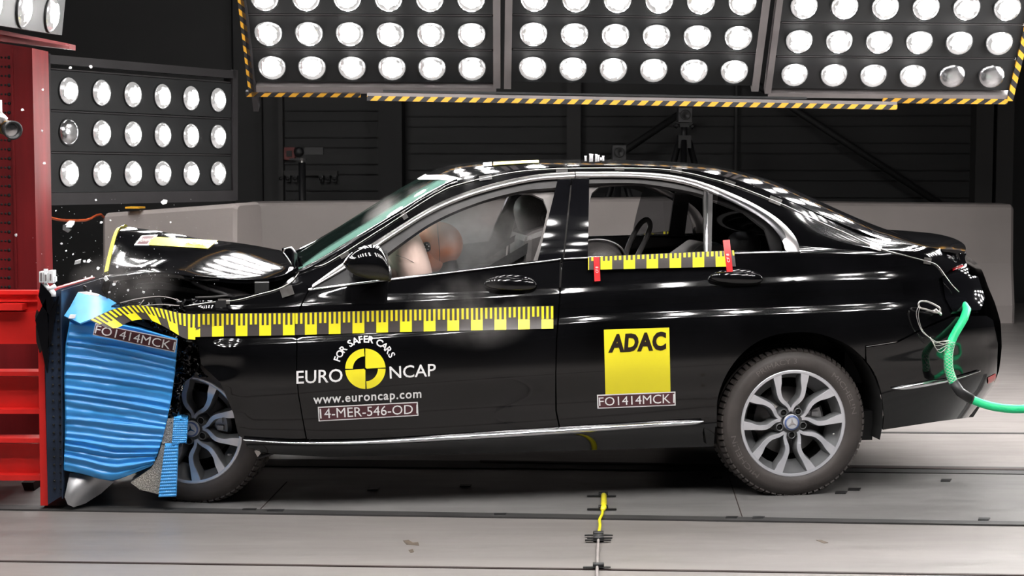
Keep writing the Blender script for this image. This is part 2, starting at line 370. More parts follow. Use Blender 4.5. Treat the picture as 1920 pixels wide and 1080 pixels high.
def mapped(mb, verts, faces, fn, thick=0.0, e=.004, flip=False, nsign=None, extra=0.0):
    """lift a 2-D fill by fn(a,b)->(x,y,z) with analytic normals; thick adds a flange and a back"""
    P = []; Nn = []
    for a, b in verts:
        p = Vector(fn(a, b)); da = Vector(fn(a + e, b)) - Vector(fn(a - e, b)); db = Vector(fn(a, b + e)) - Vector(fn(a, b - e))
        n = da.cross(db)
        n = n.normalized() if n.length > 1e-12 else Vector((0, 1, 0))
        P.append(p); Nn.append(n)
    if nsign is not None:
        m = sum((n.dot(Vector(nsign)) for n in Nn))
        if m < 0: Nn = [-n for n in Nn]
    F2 = []
    for f in faces:
        g = (P[f[1]] - P[f[0]]).cross(P[f[2]] - P[f[0]])
        F2.append(f if g.dot(Nn[f[0]]) > 0 else f[::-1])
    if extra: P = [p + n * extra for p, n in zip(P, Nn)]
    mb.add(P, F2, True, Nn)
    if thick:
        Q = [p - n * thick for p, n in zip(P, Nn)]
        mb.add(Q, [f[::-1] for f in F2], True, [-n for n in Nn])
        ed = {}
        for f in F2:
            for i in range(3):
                a, b = f[i], f[(i + 1) % 3]
                if (b, a) in ed: del ed[(b, a)]
                else: ed[(a, b)] = 1
        for a, b in ed:
            t = (P[b] - P[a]); nn = t.cross(Nn[a]); nn = nn.normalized() if nn.length else Nn[a]
            mb.add([P[a], P[b], Q[b], Q[a]], [(1, 0, 3, 2)], True, [nn] * 4)
    return mb
def text2d(s, shear=0, bold=0.0, spacing=1.0):
    c = bpy.data.curves.new('t', 'FONT'); c.body = s; c.offset = bold; c.space_character = spacing; c.resolution_u = 3; c.fill_mode = 'FRONT'
    o = bpy.data.objects.new('t', c); COL.objects.link(o)
    dg = bpy.context.evaluated_depsgraph_get(); me = bpy.data.meshes.new_from_object(o.evaluated_get(dg))
    v = [tuple(p.co[:2]) for p in me.vertices]; f = [tuple(p.vertices) for p in me.polygons]
    bpy.data.objects.remove(o); bpy.data.meshes.remove(me); bpy.data.curves.remove(c)
    return v, f
def text_quad(mb, s, quad, fn, bold=0.0, nrm=None, spacing=1.0):
    """letters of s stretched into the px quad (top-left, top-right, bottom-right, bottom-left); fn(px,py)->point"""
    v, f = text2d(s, bold=bold, spacing=spacing)
    xs = [p[0] for p in v]; ys = [p[1] for p in v]; x0, x1, y0, y1 = min(xs), max(xs), min(ys), max(ys)
    tl, tr, br, bl = [Vector(q) for q in quad]; out = []
    for x, y in v:
        a = (x - x0) / (x1 - x0); b = (y - y0) / (y1 - y0)
        p = bl.lerp(br, a).lerp(tl.lerp(tr, a), b); out.append(fn(p.x, p.y))
    mb.add(out, f)
    return mb
# ================================================================== lamp banks (they light the hall)
def lamp_mesh():
    mb = MB(); n = 20; vs = []; fs = []
    for r, z in ((.0, .030), (.035, .028), (.06, .021), (.078, .010), (.083, .0)):
        if r == 0: vs.append((0, 0, z)); continue
        for k in range(n): q = 2 * PI * k / n; vs.append((r * math.cos(q), r * math.sin(q), z))
    for k in range(n): fs.append((0, 1 + k, 1 + (k + 1) % n))
    for j in range(3):
        for k in range(n): a = 1 + j * n; fs.append((a + k, a + n + k, a + n + (k + 1) % n, a + (k + 1) % n))
    return mb.add(vs, fs, True)
LM = {}
for kname in ('on', 'off', 'dim'):
    o = lamp_mesh().build('flood_lamp', 'lamp' + kname); LM[kname] = o.data; bpy.data.objects.remove(o)
_b = MB(); _b.lathe([(.084, -.02), (.090, .004), (.088, .010), (.082, .004)], 20); o = _b.build('lamp_rim', 'bankblack'); RIM = o.data; bpy.data.objects.remove(o)
def bank(name, label, o0, ex, ey, cols, rows, off=(), dim=(), group=None, lower=.0, frame=True, sc_=1.0, tilt=0.0):
    """o0: centre of the lower left lamp; ex, ey: vectors to the next lamp along the row and up"""
    X = ex.normalized(); Y0 = ey - X * ey.dot(X); Yn = Y0.normalized(); Z = X.cross(Yn)
    Mx = Matrix((X, Yn, Z)).transposed().to_4x4(); Mx.translation = o0
    root = thing(name, label, 'light bank', group=group, matrix=Mx)
    sx, sy = ex.length, Y0.length
    for r in range(rows):
        mb = MB(); mb.box(((cols - 1) * sx / 2, r * sy, -.075), (cols * sx + .02, sy * .93, .14)); 
        mb.build('lamp_tray', 'bankblack', root)
        md = MB(); md.box(((cols - 1) * sx / 2, r * sy + sy * .5, -.02), (cols * sx, .008, .03)); md.build('tray_edge', 'framed', root)
        for c in range(cols):
            kind = 'off' if (r, c) in off else ('dim' if (r, c) in dim else 'on')
            l = bpy.data.objects.new('flood_lamp', LM[kind]); COL.objects.link(l); l.parent = root; l.location = (c * sx, r * sy, 0); l.scale = (sc_, sc_, sc_); l.rotation_euler = (tilt, 0, 0)
            rm = bpy.data.objects.new('lamp_rim', RIM); COL.objects.link(rm); rm.parent = l
            rm.location = (0, 0, -.004)
    return root, sx, sy
DB = 9.6
def PW(x, y, d): return wd_pt(x, y, d)
top_dy = PW(503.3, 60.8, DB * .986) - PW(510, 124.5, DB)
ex1 = (PW(885, 126.5, DB) - PW(510, 124.5, DB)) / 5
LSC = 25.5 / F * DB / .083
b1, sx, sy = bank('lamp_bank', 'overhead bank of lit floodlights beside the left end of the striped gantry', PW(510, 124.5, DB), ex1, top_dy, 6, 8, sc_=LSC, tilt=-.3)
fr = MB(); W6 = 6 * sx
fr.box((5.62 * sx, 3.45 * sy, -.02), (.040, 8.1 * sy, .06)); fr.box((2.55 * sx, -.68 * sy, -.02), (6.1 * sx, .045, .06)); fr.each('bank_frame', 'frame', b1)
fr = MB(); fr.box((-.52 * sx, 3 * sy, -.02), (.03, 8.7 * sy, .06)); fr.build('bank_side_bar', 'framed', b1)
st = MB(); st.box((.72 * sx, -.82 * sy, .0), (2.9 * sx, .034, .02)); st.build('hazard_tape', 'stripeh', b1)
st = MB(); st.box((-.58 * sx, 2.8 * sy, .0), (.034, 7.3 * sy, .02)); st.build('hazard_tape', 'stripev', b1)
b2, sx2, sy2 = bank('lamp_bank', 'overhead bank of lit floodlights above the car roof, middle of the striped gantry', PW(998.7, 125.6, DB), (PW(1377, 132, DB) - PW(998.7, 125.6, DB)) / 5, top_dy, 6, 8, sc_=LSC, tilt=-.3)
fr = MB(); fr.box((-.62 * sx, 3.4 * sy, -.02), (.040, 8.1 * sy, .06)); fr.box((5.62 * sx, 3.45 * sy, -.02), (.040, 8.1 * sy, .06)); fr.each('bank_frame', 'frame', b2)
D3 = DB * 1.014
b3, _, _ = bank('lamp_bank', 'overhead bank of floodlights at upper right with two unlit lamps in its lowest row', PW(1490, 138, D3), (PW(1859.6, 141.5, D3) - PW(1490, 138, D3)) / 5, top_dy, 6, 8, dim=((0, 4), (0, 5)), sc_=LSC * .98, tilt=-.3)
fr = MB(); fr.box((-.62 * sx, 3.45 * sy, -.02), (.035, 8.1 * sy, .06)); fr.box((2.5 * sx, -.66 * sy, -.02), (6.2 * sx, .03, .05)); fr.each('bank_frame', 'frame', b3)
st = MB(); st.box((3.95 * sx, -.78 * sy, .0), (3.2 * sx, .032, .02)); st.build('hazard_tape', 'stripeh', b3)
st = MB(); st.box((5.60 * sx, 2.9 * sy, .0), (.034, 7.3 * sy, .02)); st.build('hazard_tape', 'stripev', b3)
# gantry beam under the banks
def beam(name, label, cat, a, b, h, d, m, bm=None):
    pass
ga, gb, = PW(688, 181.5, DB), PW(1682, 198.5, DB * 1.005)
X = (gb - ga).normalized(); Z = Vector((0, -1, 0)); Z = (Z - X * Z.dot(X)).normalized(); Y = Z.cross(X)
Mx = Matrix((X, Y, Z)).transposed().to_4x4(); Mx.translation = ga
g = thing('gantry_beam', 'long lower gantry beam with yellow and black hazard tape under the overhead lamp banks', 'beam', matrix=Mx)
L_ = (gb - ga).length
m_ = MB(); m_.box((L_ / 2, .014, -.03), (L_, .018, .06)); m_.build('beam_rail', 'frame', g)
m_ = MB(); m_.box((L_ / 2, -.008, -.02), (L_, .026, .05)); m_.build('hazard_tape', 'stripeh', g)
m_ = MB(); m_.box((L_ * .43, .035, -.04), (L_ * .80, .012, .03)); m_.build('cross_bar', 'bankblack', g)
# left bank, standing behind the red column
def P5(x, y, ysc): return PW(x, y, 9.9 * 77.4 / ysc)
o0 = P5(130, 325, 77.4); e6 = P5(409, 325, 68.8); up = P5(128.5, 170, 77.4)
bl_, sxl, syl = bank('lamp_bank', 'lower left bank of three rows of floodlights with one unlit, beside the red column', o0, (e6 - o0) / 5, (up - o0) / 2, 6, 3, dim=((1, 0),), sc_=1.03 * (up - o0).length / 2 / .265)
fr = MB()
fr.box((2.5 * sxl, 2.72 * syl, -.03), (6.3 * sxl, .05, .08)); fr.box((2.5 * sxl, -.62 * syl, -.03), (6.3 * sxl, .07, .08))
fr.box((-.66 * sxl, 1.05 * syl, -.03), (.05, 3.6 * syl, .08)); fr.box((5.62 * sxl, 1.05 * syl, -.03), (.05, 3.6 * syl, .08)); fr.each('bank_frame', 'framed', bl_)
fr = MB(); fr.box((-.5 * sxl, -2.2 * syl, -.12), (.06, 3.2 * syl, .06)); fr.each('stand_leg', 'framed', bl_)
bank('lamp_bank', 'low floodlight bank off to the right shining on the floor behind the tail', Vector((4.4, 9.9, 1.5)), Vector((0, -.30, 0)), Vector((-.16, 0, .22)), 7, 5, sc_=1.2)  # out-of-view bank, added to whiten the floor behind the tail
# upper left bank (three lamps reach into view) on its red beam
o0 = PW(96, 26, 8.3); ex = (PW(96, 26, 8.3) - PW(44, 16, 7.9)); upv = PW(98, -52, 8.25) - PW(96, 26, 8.3)
bu, sxu, syu = bank('lamp_bank', 'floodlight bank cut off by the top left corner, resting on a red beam', PW(44, 17, 7.9) - ex * 4, ex, upv, 6, 2, sc_=1.0)
# three banks above the camera side, the ones mirrored in the car's flank
for i, (x0, lab) in enumerate(((-3.0, 'left'), (-.62, 'middle'), (1.75, 'right'))):
    o0 = Vector((x0, 6.1, 3.8)); b_, _, _ = bank('lamp_bank', 'overhead floodlight bank on the camera side, %s of three' % lab, o0, Vector((.42, 0, 0)), Vector((0, -.40, -.19)), 5, 4, sc_=1.3)
# unseen banks added behind the gantry to brighten the far floor and barrier blocks
for i, (x0, lab, y0, sl, z0, sc9) in enumerate(((-3.6, 'left', 11.2, -.12, 4.4, 1.1), (2.2, 'right', 11.0, .10, 3.5, 1.5))):
    bank('lamp_bank', 'overhead floodlight bank behind the striped gantry shining on the far floor, %s of two' % lab, Vector((x0, y0, z0)), Vector((.30, 0, 0)), Vector((0, -.27, sl)), 6, 7, sc_=sc9)
# ================================================================== the hall
YAW = math.radians(4.2)
HX = Vector((math.cos(YAW), -math.sin(YAW), 0)); HY = Vector((math.sin(YAW), math.cos(YAW), 0))
def struct(name, mb, m, parent=None, **k):
    o = mb.build(name, m, parent, **k)
    if parent is None: o['kind'] = 'structure'
    return o
m_ = MB(); m_.box((0, 10, -.05), (30, 36, .1)); struct('floor', m_, 'floor')
HR = Matrix((HX, HY, (0, 0, 1))).transposed()
def hall(x, y, z): return HX * x + HY * y + Vector((0, 0, z))
# back wall with grooved panels
WY = 17.5
def hz(y, d): return CAMZ + (HOR - y) / F * d
mb = MB(); mb.box(hall(0, WY + .2, 3), (30, .2, 6.4), HR); struct('wall_back', mb, 'wall')
mb = MB(); mb.box((0, 12, 6.2), (30, 30, .2)); struct('ceiling', mb, 'walld')
for nm, xx in (('wall_left', -11), ('wall_right', 11)):
    mb = MB(); mb.box((xx, 10, 3), (.2, 30, 6.2)); struct(nm, mb, 'walld')
def wallx(px): # hall x where a pixel column meets the wall
    r = ray(px, 250); k = (WY) / (r[0] * HY.x + r[1] * HY.y); return (r[0] * HX.x + r[1] * HX.y) * k
ti = 1
def trim(mb, m):
    global ti
    struct('trim_%d' % ti, mb, m); ti += 1
for a, b in ((525, 715), (760, 1830)):
    y = 175 if a < 600 else 186; step = 19.0
    mb = MB(); i = 0
    while y < 600:
        z = hz(y, WY); mb.box(hall((wallx(a) + wallx(b)) / 2, WY + .085, z), (wallx(b) - wallx(a), .03, .012), HR)
        y += step * (1.0 if i % 2 else 1.65); i += 1
    trim(mb, 'walld')
for a, b, c, dep in ((713, 757, 'walld', .25), (1063, 1089, 'walll', .12), (1823, 1855, 'walll', .3), (1862, 1893, 'walll', .3), (522, 530, 'walll', .1), (1378, 1382, 'walll', .08), (487, 490, 'walld', .08), (432, 435, 'walld', .08)):
    mb = MB(); x0, x1 = wallx(a), wallx(b); mb.box(hall((x0 + x1) / 2, WY + .1 - dep / 2, 3), (x1 - x0, dep, 6), HR); trim(mb, c)
for (a, b) in (((1283, 208), (1120, 318)), ((1475, 200), (1750, 376))):
    mb = MB(); p, q = hall(wallx(a[0]), WY - .25, hz(a[1], WY - .2)), hall(wallx(b[0]), WY - .25, hz(b[1], WY - .2)); d = (q - p); p = p - d * .5 if a[0] > 1400 else p; q = q + d * .3; mb.tube([p, q], .035, 8); trim(mb, 'walld')
# track plates and grooves
def gpoly(mb, pts, z0, z1):
    q = [ground(x, y) for x, y in pts]; n = len(q); vs = [Vector((p.x, p.y, z)) for z in (z0, z1) for p in q]
    mb.add(vs, [tuple(range(n))[::-1], tuple(range(n, 2 * n))] + [(i, (i + 1) % n, n + (i + 1) % n, n + i) for i in range(n)]); return mb
mb = gpoly(MB(), [(-400, 943), (2300, 987), (2300, 893), (1600, 881), (900, 873), (-400, 862)], -.02, .004); trim(mb, 'plate')
mb = gpoly(MB(), [(-400, 943), (2300, 987), (2300, 993), (-400, 951)], -.01, .007); trim(mb, 'groove')
mb = gpoly(MB(), [(-400, 1046.5), (2300, 1083.5), (2300, 1086), (-400, 1048.5)], -.01, .0035); trim(mb, 'grooved')
mb = gpoly(MB(), [(-400, 868), (900, 880), (1600, 888), (2300, 896), (2300, 883), (1600, 875), (900, 867), (-400, 855)], -.01, .008); trim(mb, 'groove')
mb = gpoly(MB(), [(900, 870), (1600, 881), (2300, 890), (2300, 887.6), (1600, 878), (900, 867)], -.01, .011); trim(mb, 'grooved')
mb = gpoly(MB(), [(1560, 810), (2300, 814), (2300, 816), (1560, 812)], -.01, .0035); trim(mb, 'groove')
for a, b in (((487, 958), (538, 905)), ((1393, 975), (1366, 895))):
    mb = gpoly(MB(), [(a[0] - .8, a[1]), (a[0] + .8, a[1]), (b[0] + .8, b[1]), (b[0] - .8, b[1])], -.01, .0055); trim(mb, 'grooved')
# concrete-grey barrier blocks standing behind
def block(name, label, x0, x1, yt0, yt1, yb, depth, thick=.45, flare=.12, group=None, back=0.0):
    zt0, zt1 = PW(x0, yt0, depth).z, PW(x1, yt1, depth + back).z
    a = PW(x0, 500, depth); b = PW(x1, 500, depth + back); a.z = b.z = 0
    X = (b - a).normalized(); Y = Vector((-X.y, X.x, 0)); L = (b - a).length; h = (zt0 + zt1) / 2
    root_loc = (a + b) / 2; mb = MB(root_loc)
    prof = [(-.10, 0), (-.10, h * .15), (-.02, h * .5), (0, h - .03), (.02, h - .008), (.05, h), (thick - .05, h), (thick - .02, h - .01), (thick, h - .03), (thick + .02, h * .5), (thick + .1, h * .15), (thick + .1, 0)]
    m = len(prof); vs = []
    for i, s in enumerate((0, .025, L - .025, L)):
        for (y, z) in prof:
            sh = .02 if i in (0, 3) else 0
            zz = z * (1 + (zt1 - zt0) / h * (s / L - .5)) - (sh if z > h * .9 else 0); yy = y + (sh if y < .1 else -sh)
            vs.append(a + X * s + Y * yy + Vector((0, 0, zz)))
    fs = [(i * m + j, (i + 1) * m + j, (i + 1) * m + (j + 1) % m, i * m + (j + 1) % m) for i in range(3) for j in range(m)] + [tuple(range(m)), tuple(range(3 * m, 4 * m))[::-1]]
    mb.add(vs, fs); o = mb.build(name, 'block'); o.location = root_loc; tag(o, label, 'barrier', 'grey barrier blocks behind the car'); return o
BD = CAMZ * F / (592 - HOR)
block('barrier_block', 'short pale grey barrier block behind the crumpled bonnet', 193, 444, 400, 381, 600, 12.6, back=-.3)
block('barrier_block', 'long grey barrier block behind the windscreen and side windows', 458, 1330, 380, 370, 592, 15.0)
block('barrier_block', 'grey barrier block behind the boot at right', 1345, 1899, 377, 383, 592, 15.3)
mb = MB(); c = PW(250, 391, 12.5); mb.quadbox([c + Vector((-.06, 0, 0)), c + Vector((.05, -.03, 0)), c + Vector((.07, .08, .0)), c + Vector((-.04, .10, .0))], (0, 0, .012)); o = mb.build('folded_tape', 'hyellow'); tag(o, 'small yellow tape bundle lying on top of the short barrier block', 'tape')
# tripod cameras
def tripod(px, y_cam, depth, wcam, label, h=True):
    c = PW(px, y_cam, depth); r = thing('camera_tripod', label, 'camera', (c.x, c.y, 0), group='tripod cameras behind the car'); z = c.z; s = wcam
    b = MB(); b.box((0, 0, z), (s, s * 1.6, s * 1.05)); b.build('camera_body', 'trimgrey2', r)
    b = MB(); b.lathe([(.0, .0), (s * .36, 0), (s * .38, .03), (s * .30, .03), (.0, .01)], 20, Matrix.Rotation(PI / 2, 3, 'X'), (0, -s * .8, z)); b.build('camera_lens', 'black', r)
    b = MB(); b.box((0, 0, z - s * .75), (s * .7, s * .6, s * .3)); b.box((0, 0, z - s * .65), (s * 1.3, .02, .03)); b.tube([(-s * .7, 0, z - s * .7), (-s * .45, 0, z - s * .85)], .025, 8); b.tube([(s * .75, 0, z - s * .7), (s * .5, 0, z - s * .95)], .02, 8); b.build('tripod_head', 'socket', r)
    b = MB(); b.tube([(0, 0, z - s * 2.2), (0, 0, z - s * .8)], .028, 10); b.box((0, 0, z - s * 2.0), (.12, .12, .12)); b.build('centre_column', 'socket', r)
    for k in range(3):
        q = 2 * PI * k / 3 + .4; b = MB(); b.tube([(.05 * math.cos(q), .05 * math.sin(q), z - s * 1.9), (.55 * math.cos(q), .55 * math.sin(q), .0)], .03, 8); b.build('leg', 'socket', r)
M['trimgrey2'] = mat('camera_grey', (0.05, 0.05, 0.052), .5, nz=(10, .1, (1, 1, 1)))
tripod(1283, 216, 16.2, .125, 'grey box camera on a black tripod above the rear of the car roof')
tripod(1160, 286, 16.2, .125, 'grey box camera half hidden behind the middle of the car roof')
c = PW(566, 285, 16.6); r = thing('lamp_stand', 'slim dark stand with small camera head in front of the wall sockets', 'stand', (c.x, c.y, 0))
b = MB(); b.tube([(0, 0, 0), (0, 0, c.z - .1)], .035, 10); b.build('pole', 'socket', r); b = MB(); b.tube([(0, 0, c.z - .16), (0, 0, c.z - .06)], .022, 10); b.build('bright_collar', 'wire', r)
b = MB(); b.ell((-.03, 0, c.z), (.05, .05, .05)); b.box((.12, 0, c.z + .01), (.18, .08, .07)); b.box((-.04, 0, c.z - .07), (.16, .03, .02)); b.build('stand_head', 'socket', r)
b = MB(); b.lathe([(0, 0), (.2, 0), (.2, .02), (0, .03)], 20); b.build('base', 'socket', r)
# fire call box and sockets on the wall
x0 = wallx(541); z0 = hz(288, WY); c = hall(x0, WY + .06, z0)
r = thing('call_box', 'small red framed box on the dark back wall', 'alarm box', c, -YAW); b = MB(); b.box((0, 0, 0), (.11, .06, .13)); b.build('box_body', 'redbox', r); b = MB(); b.box((0, -.035, 0), (.055, .02, .06)); b.build('box_button', 'walll', r)
c = hall(wallx(575), WY + .06, hz(325, WY)); mb = MB(); mb.box((0, 0, 0), (.62, .05, .05), HR); o = mb.build('cable_duct', 'walll'); o.location = c; tag(o, 'thin horizontal cable duct above the wall sockets', 'duct')
for i, px in enumerate((525, 538, 551, 600, 612, 625)):
    c = hall(wallx(px), WY + .05, hz(335, WY)); mb = MB(); mb.box((0, 0, 0), (.045, .06, .07)); mb.lathe([(0, 0), (.018, 0), (.02, .03), (0, .03)], 12, Matrix.Rotation(PI / 2, 3, 'X'), (0, -.03, 0)); o = mb.build('wall_socket', 'socket'); o.location = c
    tag(o, 'small dark wall socket in the %s trio below the cable duct' % ('left' if i < 3 else 'right'), 'socket', 'wall sockets, %s trio' % ('left' if i < 3 else 'right'))

# ================================================================== red steel structure and the barrier
def pbox(mb, x0, y0, x1, y1, d, thick, slope=0.0, top=None):
    """box whose near face fills the pixel rectangle at distance d, running back by thick"""
    q = [PW(x0, y0, d), PW(x1, y0 + slope, d), PW(x1, y1 + slope, d), PW(x0, y1, d)]
    return mb.quadbox(q, (0, thick, 0))
D1 = 7.15
cb = PW(20, 500, 8.6)
r = thing('red_column', 'tall dull red steel column with rows of bolt holes at left edge', 'column', (cb.x, cb.y, 0)); OFF = (cb.x, cb.y, 0)
mb = MB(OFF); a = PW(-140, 90, 8.6); b = PW(60, 90, 8.6)
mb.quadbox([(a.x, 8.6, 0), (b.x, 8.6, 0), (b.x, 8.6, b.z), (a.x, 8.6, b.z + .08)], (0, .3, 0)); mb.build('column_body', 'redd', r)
mb = MB(OFF); mb.quadbox([(PW(18, 90, 8.58).x, 8.585, 0), (PW(22, 90, 8.58).x, 8.585, 0), (PW(22, 90, 8.58).x, 8.585, b.z), (PW(18, 90, 8.58).x, 8.585, b.z)], (0, .02, 0)); mb.build('weld_seam', 'redd', r)
mb = MB(OFF)
for col, px in enumerate((-8, 3, 10, 17)):
    for k in range(26):
        p = PW(px + (k % 3) * .3, 108 + k * 17.2, 8.6); mb.lathe([(0, 0), (.0055 if col < 3 else .009, 0), (.0055 if col < 3 else .009, .004), (0, .004)], 8, Matrix.Rotation(PI / 2, 3, 'X'), (p.x, 8.601, p.z))
mb.build('bolt_holes', 'dark', r)
mb = MB(); q = [PW(-60, 44, 7.9), PW(130, 82, 8.4), PW(130, 92, 8.4), PW(-60, 70, 7.9)]; mb.quadbox(q, (0, .12, 0)); mb.quadbox([PW(-60, 48, 7.88), PW(129, 84, 8.38), PW(129, 87, 8.38), PW(-60, 54, 7.88)], (0, -.06, 0)); o = mb.build('red_beam', 'redd'); tag(o, 'dark red steel beam under the cut-off floodlight bank', 'beam')
# bright red rack
cb = PW(60, 700, D1)
r = thing('red_rack', 'bright red steel rack with horizontal plates at lower left', 'rack', (cb.x, cb.y, 0)); OFF = (cb.x, cb.y, 0)
mb = MB(OFF); mb.quadbox([PW(70, 548, D1), PW(80, 548, D1), PW(90, 948, D1), PW(76, 948, D1)], (0, .9, 0)); mb.build('rack_post', 'red', r)
for (y0, y1, th) in ((545, 552, .05), (563, 566, .05), (585, 645, .02), (697, 705, .10), (768, 776, .10), (706, 768, .02), (822, 830, .10), (832, 893, .02), (891, 901, .10)):
    mb = MB(OFF); pbox(mb, -130, y0, 75 if y0 > 590 else 70, y1, D1 + .02 + (.06 if th < .1 else 0), th); mb.build('shelf_plate', 'red', r)
mb = MB(OFF); pbox(mb, -130, 548, 70, 585, D1 + .10, .02); mb.build('top_channel', 'red', r)
mb = MB(OFF); pbox(mb, -130, 570, 42, 582, D1 + .03, .08); mb.build('top_bar', 'red', r)
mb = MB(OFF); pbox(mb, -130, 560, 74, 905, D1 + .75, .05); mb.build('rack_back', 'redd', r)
mb = MB(OFF); mb.quadbox([PW(40, 905, D1 + .4), PW(62, 905, D1 + .4), PW(66, 930, D1 + .4), PW(50, 930, D1 + .4)], (0, .2, 0)); mb.build('rack_foot', 'dark', r)
mb = MB(OFF)
for pl in ([(68, 582), (74, 590), (80, 606), (66, 594)], [(67, 610), (80, 620), (79, 634), (68, 640)], [(68, 640), (78, 634), (82, 648), (74, 662)], [(66, 594), (80, 612), (79, 640), (68, 612)]):
    mb.quadbox([PW(x, y, D1 - .03) for x, y in pl], (0, .02, 0))
mb.each('black_tape', 'black', r)
# mounting plate
r = thing('mounting_plate', 'dark blue perforated steel mounting plate between the red rack and blue block', 'plate', (PW(100, 700, D1).x, D1, 0)); OFF = (PW(100, 700, D1).x, D1, 0)
mb = MB(OFF); mb.quadbox([PW(82, 556, D1 - .02), PW(113, 541, D1 - .02), PW(116, 930, D1 - .02), PW(90, 946, D1 - .02)], (0, .95, 0)); mb.build('plate_body', 'navy', r)
mb = MB(OFF); mb.quadbox([PW(113, 545, D1 - .04), PW(115, 545, D1 - .04), PW(118, 935, D1 - .04), PW(116, 935, D1 - .04)], (0, .9, 0)); mb.build('plate_edge', 'navy', r)
mb = MB(OFF)
for i in range(24):
    for px in (96, 108):
        p = PW(px + i * .25, 572 + i * 15, D1 - .03); mb.lathe([(0, 0), (.005, 0), (.005, .004), (0, .004)], 8, Matrix.Rotation(PI / 2, 3, 'X'), (p.x, p.y + .008, p.z))
mb.build('plate_holes', 'dark', r)
mb = MB(OFF); mb.quadbox([PW(108, 546, D1), PW(112, 541, D1), PW(197, 520, D1 + 1.0), PW(197, 524, D1 + 1.0)], (0, 0, -.02)); mb.build('top_edge_strip', 'alu', r)
mb = MB(OFF)
for pl in ([(76, 530), (96, 552), (102, 570), (92, 590), (80, 575), (72, 556)], [(92, 590), (102, 568), (108, 556), (96, 640), (90, 655)], [(66, 600), (86, 560), (92, 640), (88, 700)]):
    mb.quadbox([PW(x, y, D1 - .06) for x, y in pl], (0, .02, 0))
mb.each('torn_tape', 'blackg', r)
# small action camera in its clear case
c = PW(88, 518, D1 - .05); r = thing('action_camera', 'small clear-cased action camera clamped on top of the mounting plate', 'camera', c); OFF = c
mb = MB(OFF)
for a, b, cc, d in ((73, 509, 81, 530), (82, 511, 89, 531), (90, 507, 100, 531)): pbox(mb, a, b, cc, d, D1 - .06, .045)
mb.build('camera_case', 'clearbox', r, bevel=.002)
mb = MB(OFF); pbox(mb, 93, 514, 96, 526, D1 - .064, .01); pbox(mb, 84, 515, 87, 527, D1 - .064, .01); pbox(mb, 75, 512, 79, 527, D1 - .064, .01); mb.each('camera_window', 'frame', r)
mb = MB(OFF); mb.tube([PW(84, 532, D1 - .04), PW(92, 542, D1 - .05), PW(104, 536, D1 - .05)], .010, 8); mb.tube([PW(92, 540, D1 - .04), PW(100, 550, D1 - .05), PW(100, 556, D1 - .05)], .012, 8); mb.box(PW(86, 507, D1 - .04), (.015, .015, .012)); mb.box(PW(103, 523, D1 - .04), (.014, .015, .02)); mb.each('camera_clamp', 'clearbox', r)

# deformable blue block
D2 = 7.12
r = thing('deformable_block', 'bright blue crushed honeycomb crash block against the car nose', 'crash barrier', (PW(220, 700, D2).x, D2, 0)); OFF = (PW(220, 700, D2).x, D2, 0)
outl = [(135,592),(160,598),(200,601),(260,612),(331,633),(334,655),(328,700),(318,760),(307,800),(298,842),(290,868),(280,880),(240,890),(212,905 - 3),(190,899),(155,889),(121,881),(118,868),(118,760),(117,700),(120,640),(126,608)]
TOPC = cr([(132,592),(180,599),(260,615),(333,635)], 4); BOTC = cr([(119,882),(155,889),(192,899),(215,900),(245,890),(284,874)], 4)
FB = [0, .035, .10, .155, .20, .245, .30, .36, .40, .455, .50, .545, .60, .645, .70, .745, .79, .835, .87, .91, .955, 1]
random.seed(3); FJ = [(random.uniform(-.013, .013), random.uniform(.35, 1.1), random.uniform(0, 6)) for _ in FB]
V = []; nx = 56; sub_ = 7; rows = []
for k in range(len(FB) - 1):
    for j in range(sub_): rows.append((k, j / sub_))
rows.append((len(FB) - 2, 1.0)); P = []
for k, t in rows:
    for i in range(nx + 1):
        a = i / nx
        f0 = FB[k] + (FJ[k][0] * (a - .5) * 2 if k else 0); f1 = FB[k + 1] + (FJ[k + 1][0] * (a - .5) * 2 if k + 1 < len(FB) - 1 else 0); tt = f0 + (f1 - f0) * t
        p, q0 = at(TOPC, a), at(BOTC, a); ql = (119 + 165 * a, 884 + 14 * a); wq = tt ** 5; q = (ql[0] * (1 - wq) + q0[0] * wq, ql[1] * (1 - wq) + q0[1] * wq)
        x = p[0] * (1 - tt) + q[0] * tt; bx = lambda X0: 0
        lft = -6 * math.sin(PI * min(tt * 1.5, 1)) * (1 - a) ; rgt = 9 * math.sin(PI * tt) * a
        y = p[1] * (1 - tt) + q[1] * tt
        dep = FJ[k][1] * (.011 * math.sin(PI * min(t * 1.02, 1) ** .45) + .007 * (1 - t)) + .003 * math.sin(a * 7 + FJ[k][2]) * math.sin(PI * t) + .0015 * math.sin(a * 29 + FJ[k][2] * 3) * math.sin(PI * t)
        P.append(PW(x + lft + rgt, y, D2 - dep))
mb = MB(OFF); n1 = nx + 1
mb.add(P, [(r_ * n1 + i, r_ * n1 + i + 1, (r_ + 1) * n1 + i + 1, (r_ + 1) * n1 + i) for r_ in range(len(rows) - 1) for i in range(nx)], True)
bo = mb.build('block_cladding', 'blue', r)
m_ = bo.modifiers.new('solid', 'SOLIDIFY'); m_.thickness = .006; m_.offset = -1
q = [PW(x, y, D2 + .02) for x, y in outl]; mb = MB(OFF); q = [PW(c.x, c.y, D2 + .02) for c in [Vector((225, 745)) + (Vector(p) - Vector((225, 745))) * .97 for p in outl]]; mb.quadbox(q, (.0, .95, 0)); mb.build('block_core', 'blue', r)
mb = MB(OFF); q = lambda pts, d=D2 - .0: [PW(x, y, d) for x, y in pts]
